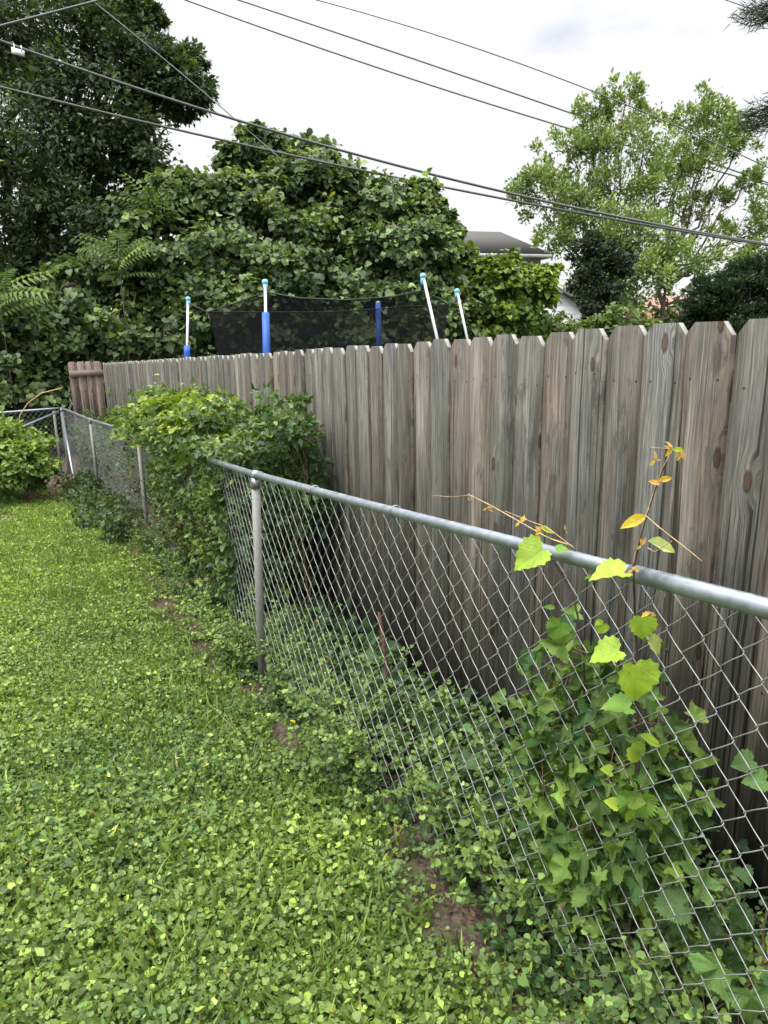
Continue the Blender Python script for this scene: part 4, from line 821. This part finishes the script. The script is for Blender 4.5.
tree('juniper_hedge', 'dark evergreen hedge behind the fence at the right edge', 'hedge', GB(740, 13), P(740, 320, 13), [LB(712, 300, 13, 22, 24), LB(738, 292, 13, 26, 26), LB(765, 285, 13, 30, 30), LB(700, 318, 13, 18, 20), LB(730, 325, 13, 36, 24), LB(800, 290, 13, 40, 40), LB(860, 290, 13.5, 50, 45)],
     dict(per=120, tmpl=['diamond'], size=.075, cA=(.014, .028, .016), cB=(.032, .058, .026), clumps=40, rc=.26, up=.9, var=.25, inner=.35, droop=-.6), .07)
# spruce bough reaching in at the right
sp = thing('spruce_tree', (*(P(900, 330, 9)[:2]), gz(9)), 'dark spruce mostly outside the right edge with boughs reaching into the sky', 'tree')
g = Geo(); b0 = P(900, 330, 9); g.tube([[b0[0], b0[1], gz(9)], [b0[0], b0[1], gz(9) + 9]], [.2, .05], 10); gl = []
for k in range(60):
    z = gz(9) + 2.5 + k * .11; a = rng.uniform(0, 2 * pi)
    if k == 0: end = P(746, 14, 8.6)
    elif k == 1: end = P(748, 118, 8.8)
    elif k == 2: end = P(756, 22, 8.6)
    elif k == 3: end = P(752, 128, 8.8)
    else: Lb = 1.75 * (1 - k / 75); end = np.array([b0[0] + Lb * math.cos(a), b0[1] + Lb * math.sin(a), z - .25])
    if k < 4: z = end[2] + .35
    st0 = np.array([b0[0], b0[1], z]); q = limb(g, st0, end, .025, .006, .05, 8, .02, 4); n = 420 if k > 3 else 2200; wide_ = 1. if k > 3 else 2.1
    u = rng.uniform(.1, 1.0, n); base_ = st0 + (end - st0) * u[:, None]; base_[:, 2] += np.sin(u * pi) * .05 * np.linalg.norm(end - st0); wd_ = .26 * (1.05 - u)[:, None] + .05; wd_ = wd_ * wide_
    pos = base_ + rng.normal(size=(n, 3)) * wd_ * [1, 1, .45] * .6
    gl.append(('blade', pos, unit(unit(end - st0) + rng.normal(size=(n, 3)) * .6), rdir(n), rng.uniform(.07, .13, n), pal(n, (.012, .024, .014), (.03, .05, .025), .25)))
g.build('trunk', M['bark'], sp, smooth=True); leaves('crown', gl, M['leaf_far'], sp)
# woods closing the view further back
def backwood():
    lobes = [LB(x, 320 + rng.uniform(-8, 8), 34, 40, rng.uniform(22, 34)) for x in range(-400, 1250, 45)]
    gl, tips = clump_leaves(lobes, per=30, tmpl=['diamond', 'oval'], size=.34, cA=(.03, .055, .02), cB=(.08, .12, .035), clumps=26, rc=.3, up=.9)
    tag(leaves('far_woods', gl, M['leaf_far']), 'far off line of green trees seen low behind the gardens', 'woods', kind='stuff')
backwood()

# ------------------------------------------------------------------ overhead lines
def wire(name, label, pts, d0, d1, wpx, mat, x0=None, x1=None):
    xs = np.array([p[0] for p in pts], float); ys = np.array([p[1] for p in pts], float); co_ = np.polyfit(xs, ys, 2 if len(pts) > 2 else 1)
    a, b = (x0 if x0 is not None else xs[0]), (x1 if x1 is not None else xs[-1]); X = np.linspace(a, b, 40)
    inv = 1 / d0 + (1 / d1 - 1 / d0) * (X - 0) / 768.; D_ = 1 / np.clip(inv, .012, 1); p = np.array([P(x, y, d) for x, y, d in zip(X, np.polyval(co_, X), D_)])
    g = Geo(); g.tube(p, wpx / 2 * D_ / F if wpx else .01, 6); return tag(g.build(name, M[mat], smooth=True), label, 'cable', 'overhead utility lines')
wire('utility_cable', 'upper of the two thick black cables crossing in front of the dark tree', [(0, 41), (190, 105), (384, 160), (580, 212), (768, 243)], 11, 21, 2.5, 'cable', -120, 900)
wire('utility_cable', 'lower of the two thick black cables starting left below the white tag', [(0, 88), (190, 130), (384, 176), (580, 214.5), (768, 244.5)], 11, 21, 2.2, 'cable', -120, 900)
wire('utility_cable', 'lowest of the three thin parallel wires crossing the open sky', [(185, 0), (384, 69), (548, 123), (700, 166)], 22, 34, 1.5, 'cable_thin', -100, 900)
wire('utility_cable', 'middle of the three thin parallel wires crossing the open sky', [(240, 0), (384, 50), (565, 110), (768, 183)], 22, 34, 1.5, 'cable_thin', 60, 900)
wire('utility_cable', 'highest of the three thin wires over the open sky, passing before the maples', [(322, 0), (384, 21), (590, 89), (768, 168)], 14, 20, 1.1, 'cable_thin', 200, 900)
wire('utility_cable', 'steep service wire slanting down in front of the dark tree', [(88, -3), (150, 48), (230, 114), (262, 143)], 12, 16, 1.1, 'cable_thin', 60, 285)
wire('utility_cable', 'dark cable rising at the top left corner across the tree', [(0, 26), (92, 2)], 12, 12, 2.2, 'cable', -100, 130)
wire('utility_cable', 'short length of thin wire in the top right corner above the spruce bough', [(715, -4), (768, 15)], 20, 20, 1.0, 'cable_thin', 660, 900)
q = P(18, 52, 11.05); tg = Geo(); tg.box(q, np.array([.085, .02, -.02]), np.array([0, .012, 0]), np.array([.006, 0, .042])); tg.box(q + [-.05, 0, .07], np.array([.006, 0, 0]), np.array([0, .006, 0]), np.array([0, 0, .05])); tg.box(q + [.06, 0, .05], np.array([.006, 0, 0]), np.array([0, .006, 0]), np.array([0, 0, .04])); tag(tg.build('cable_tag', M['tag'], origin=q), 'small white marker tag hanging from the upper thick cable at the left', 'cable tag')
# arched bare cane by the corner
g = Geo(); g.tube([P(x, y, 11.) for x, y in [(18, 428), (20, 415), (28, 403), (42, 393), (62, 388)]], .009, 6); tag(g.build('bare_cane', M['tan'], origin=P(18, 428, 11.)), 'pale bare cane arching over the far fence by the corner', 'cane')
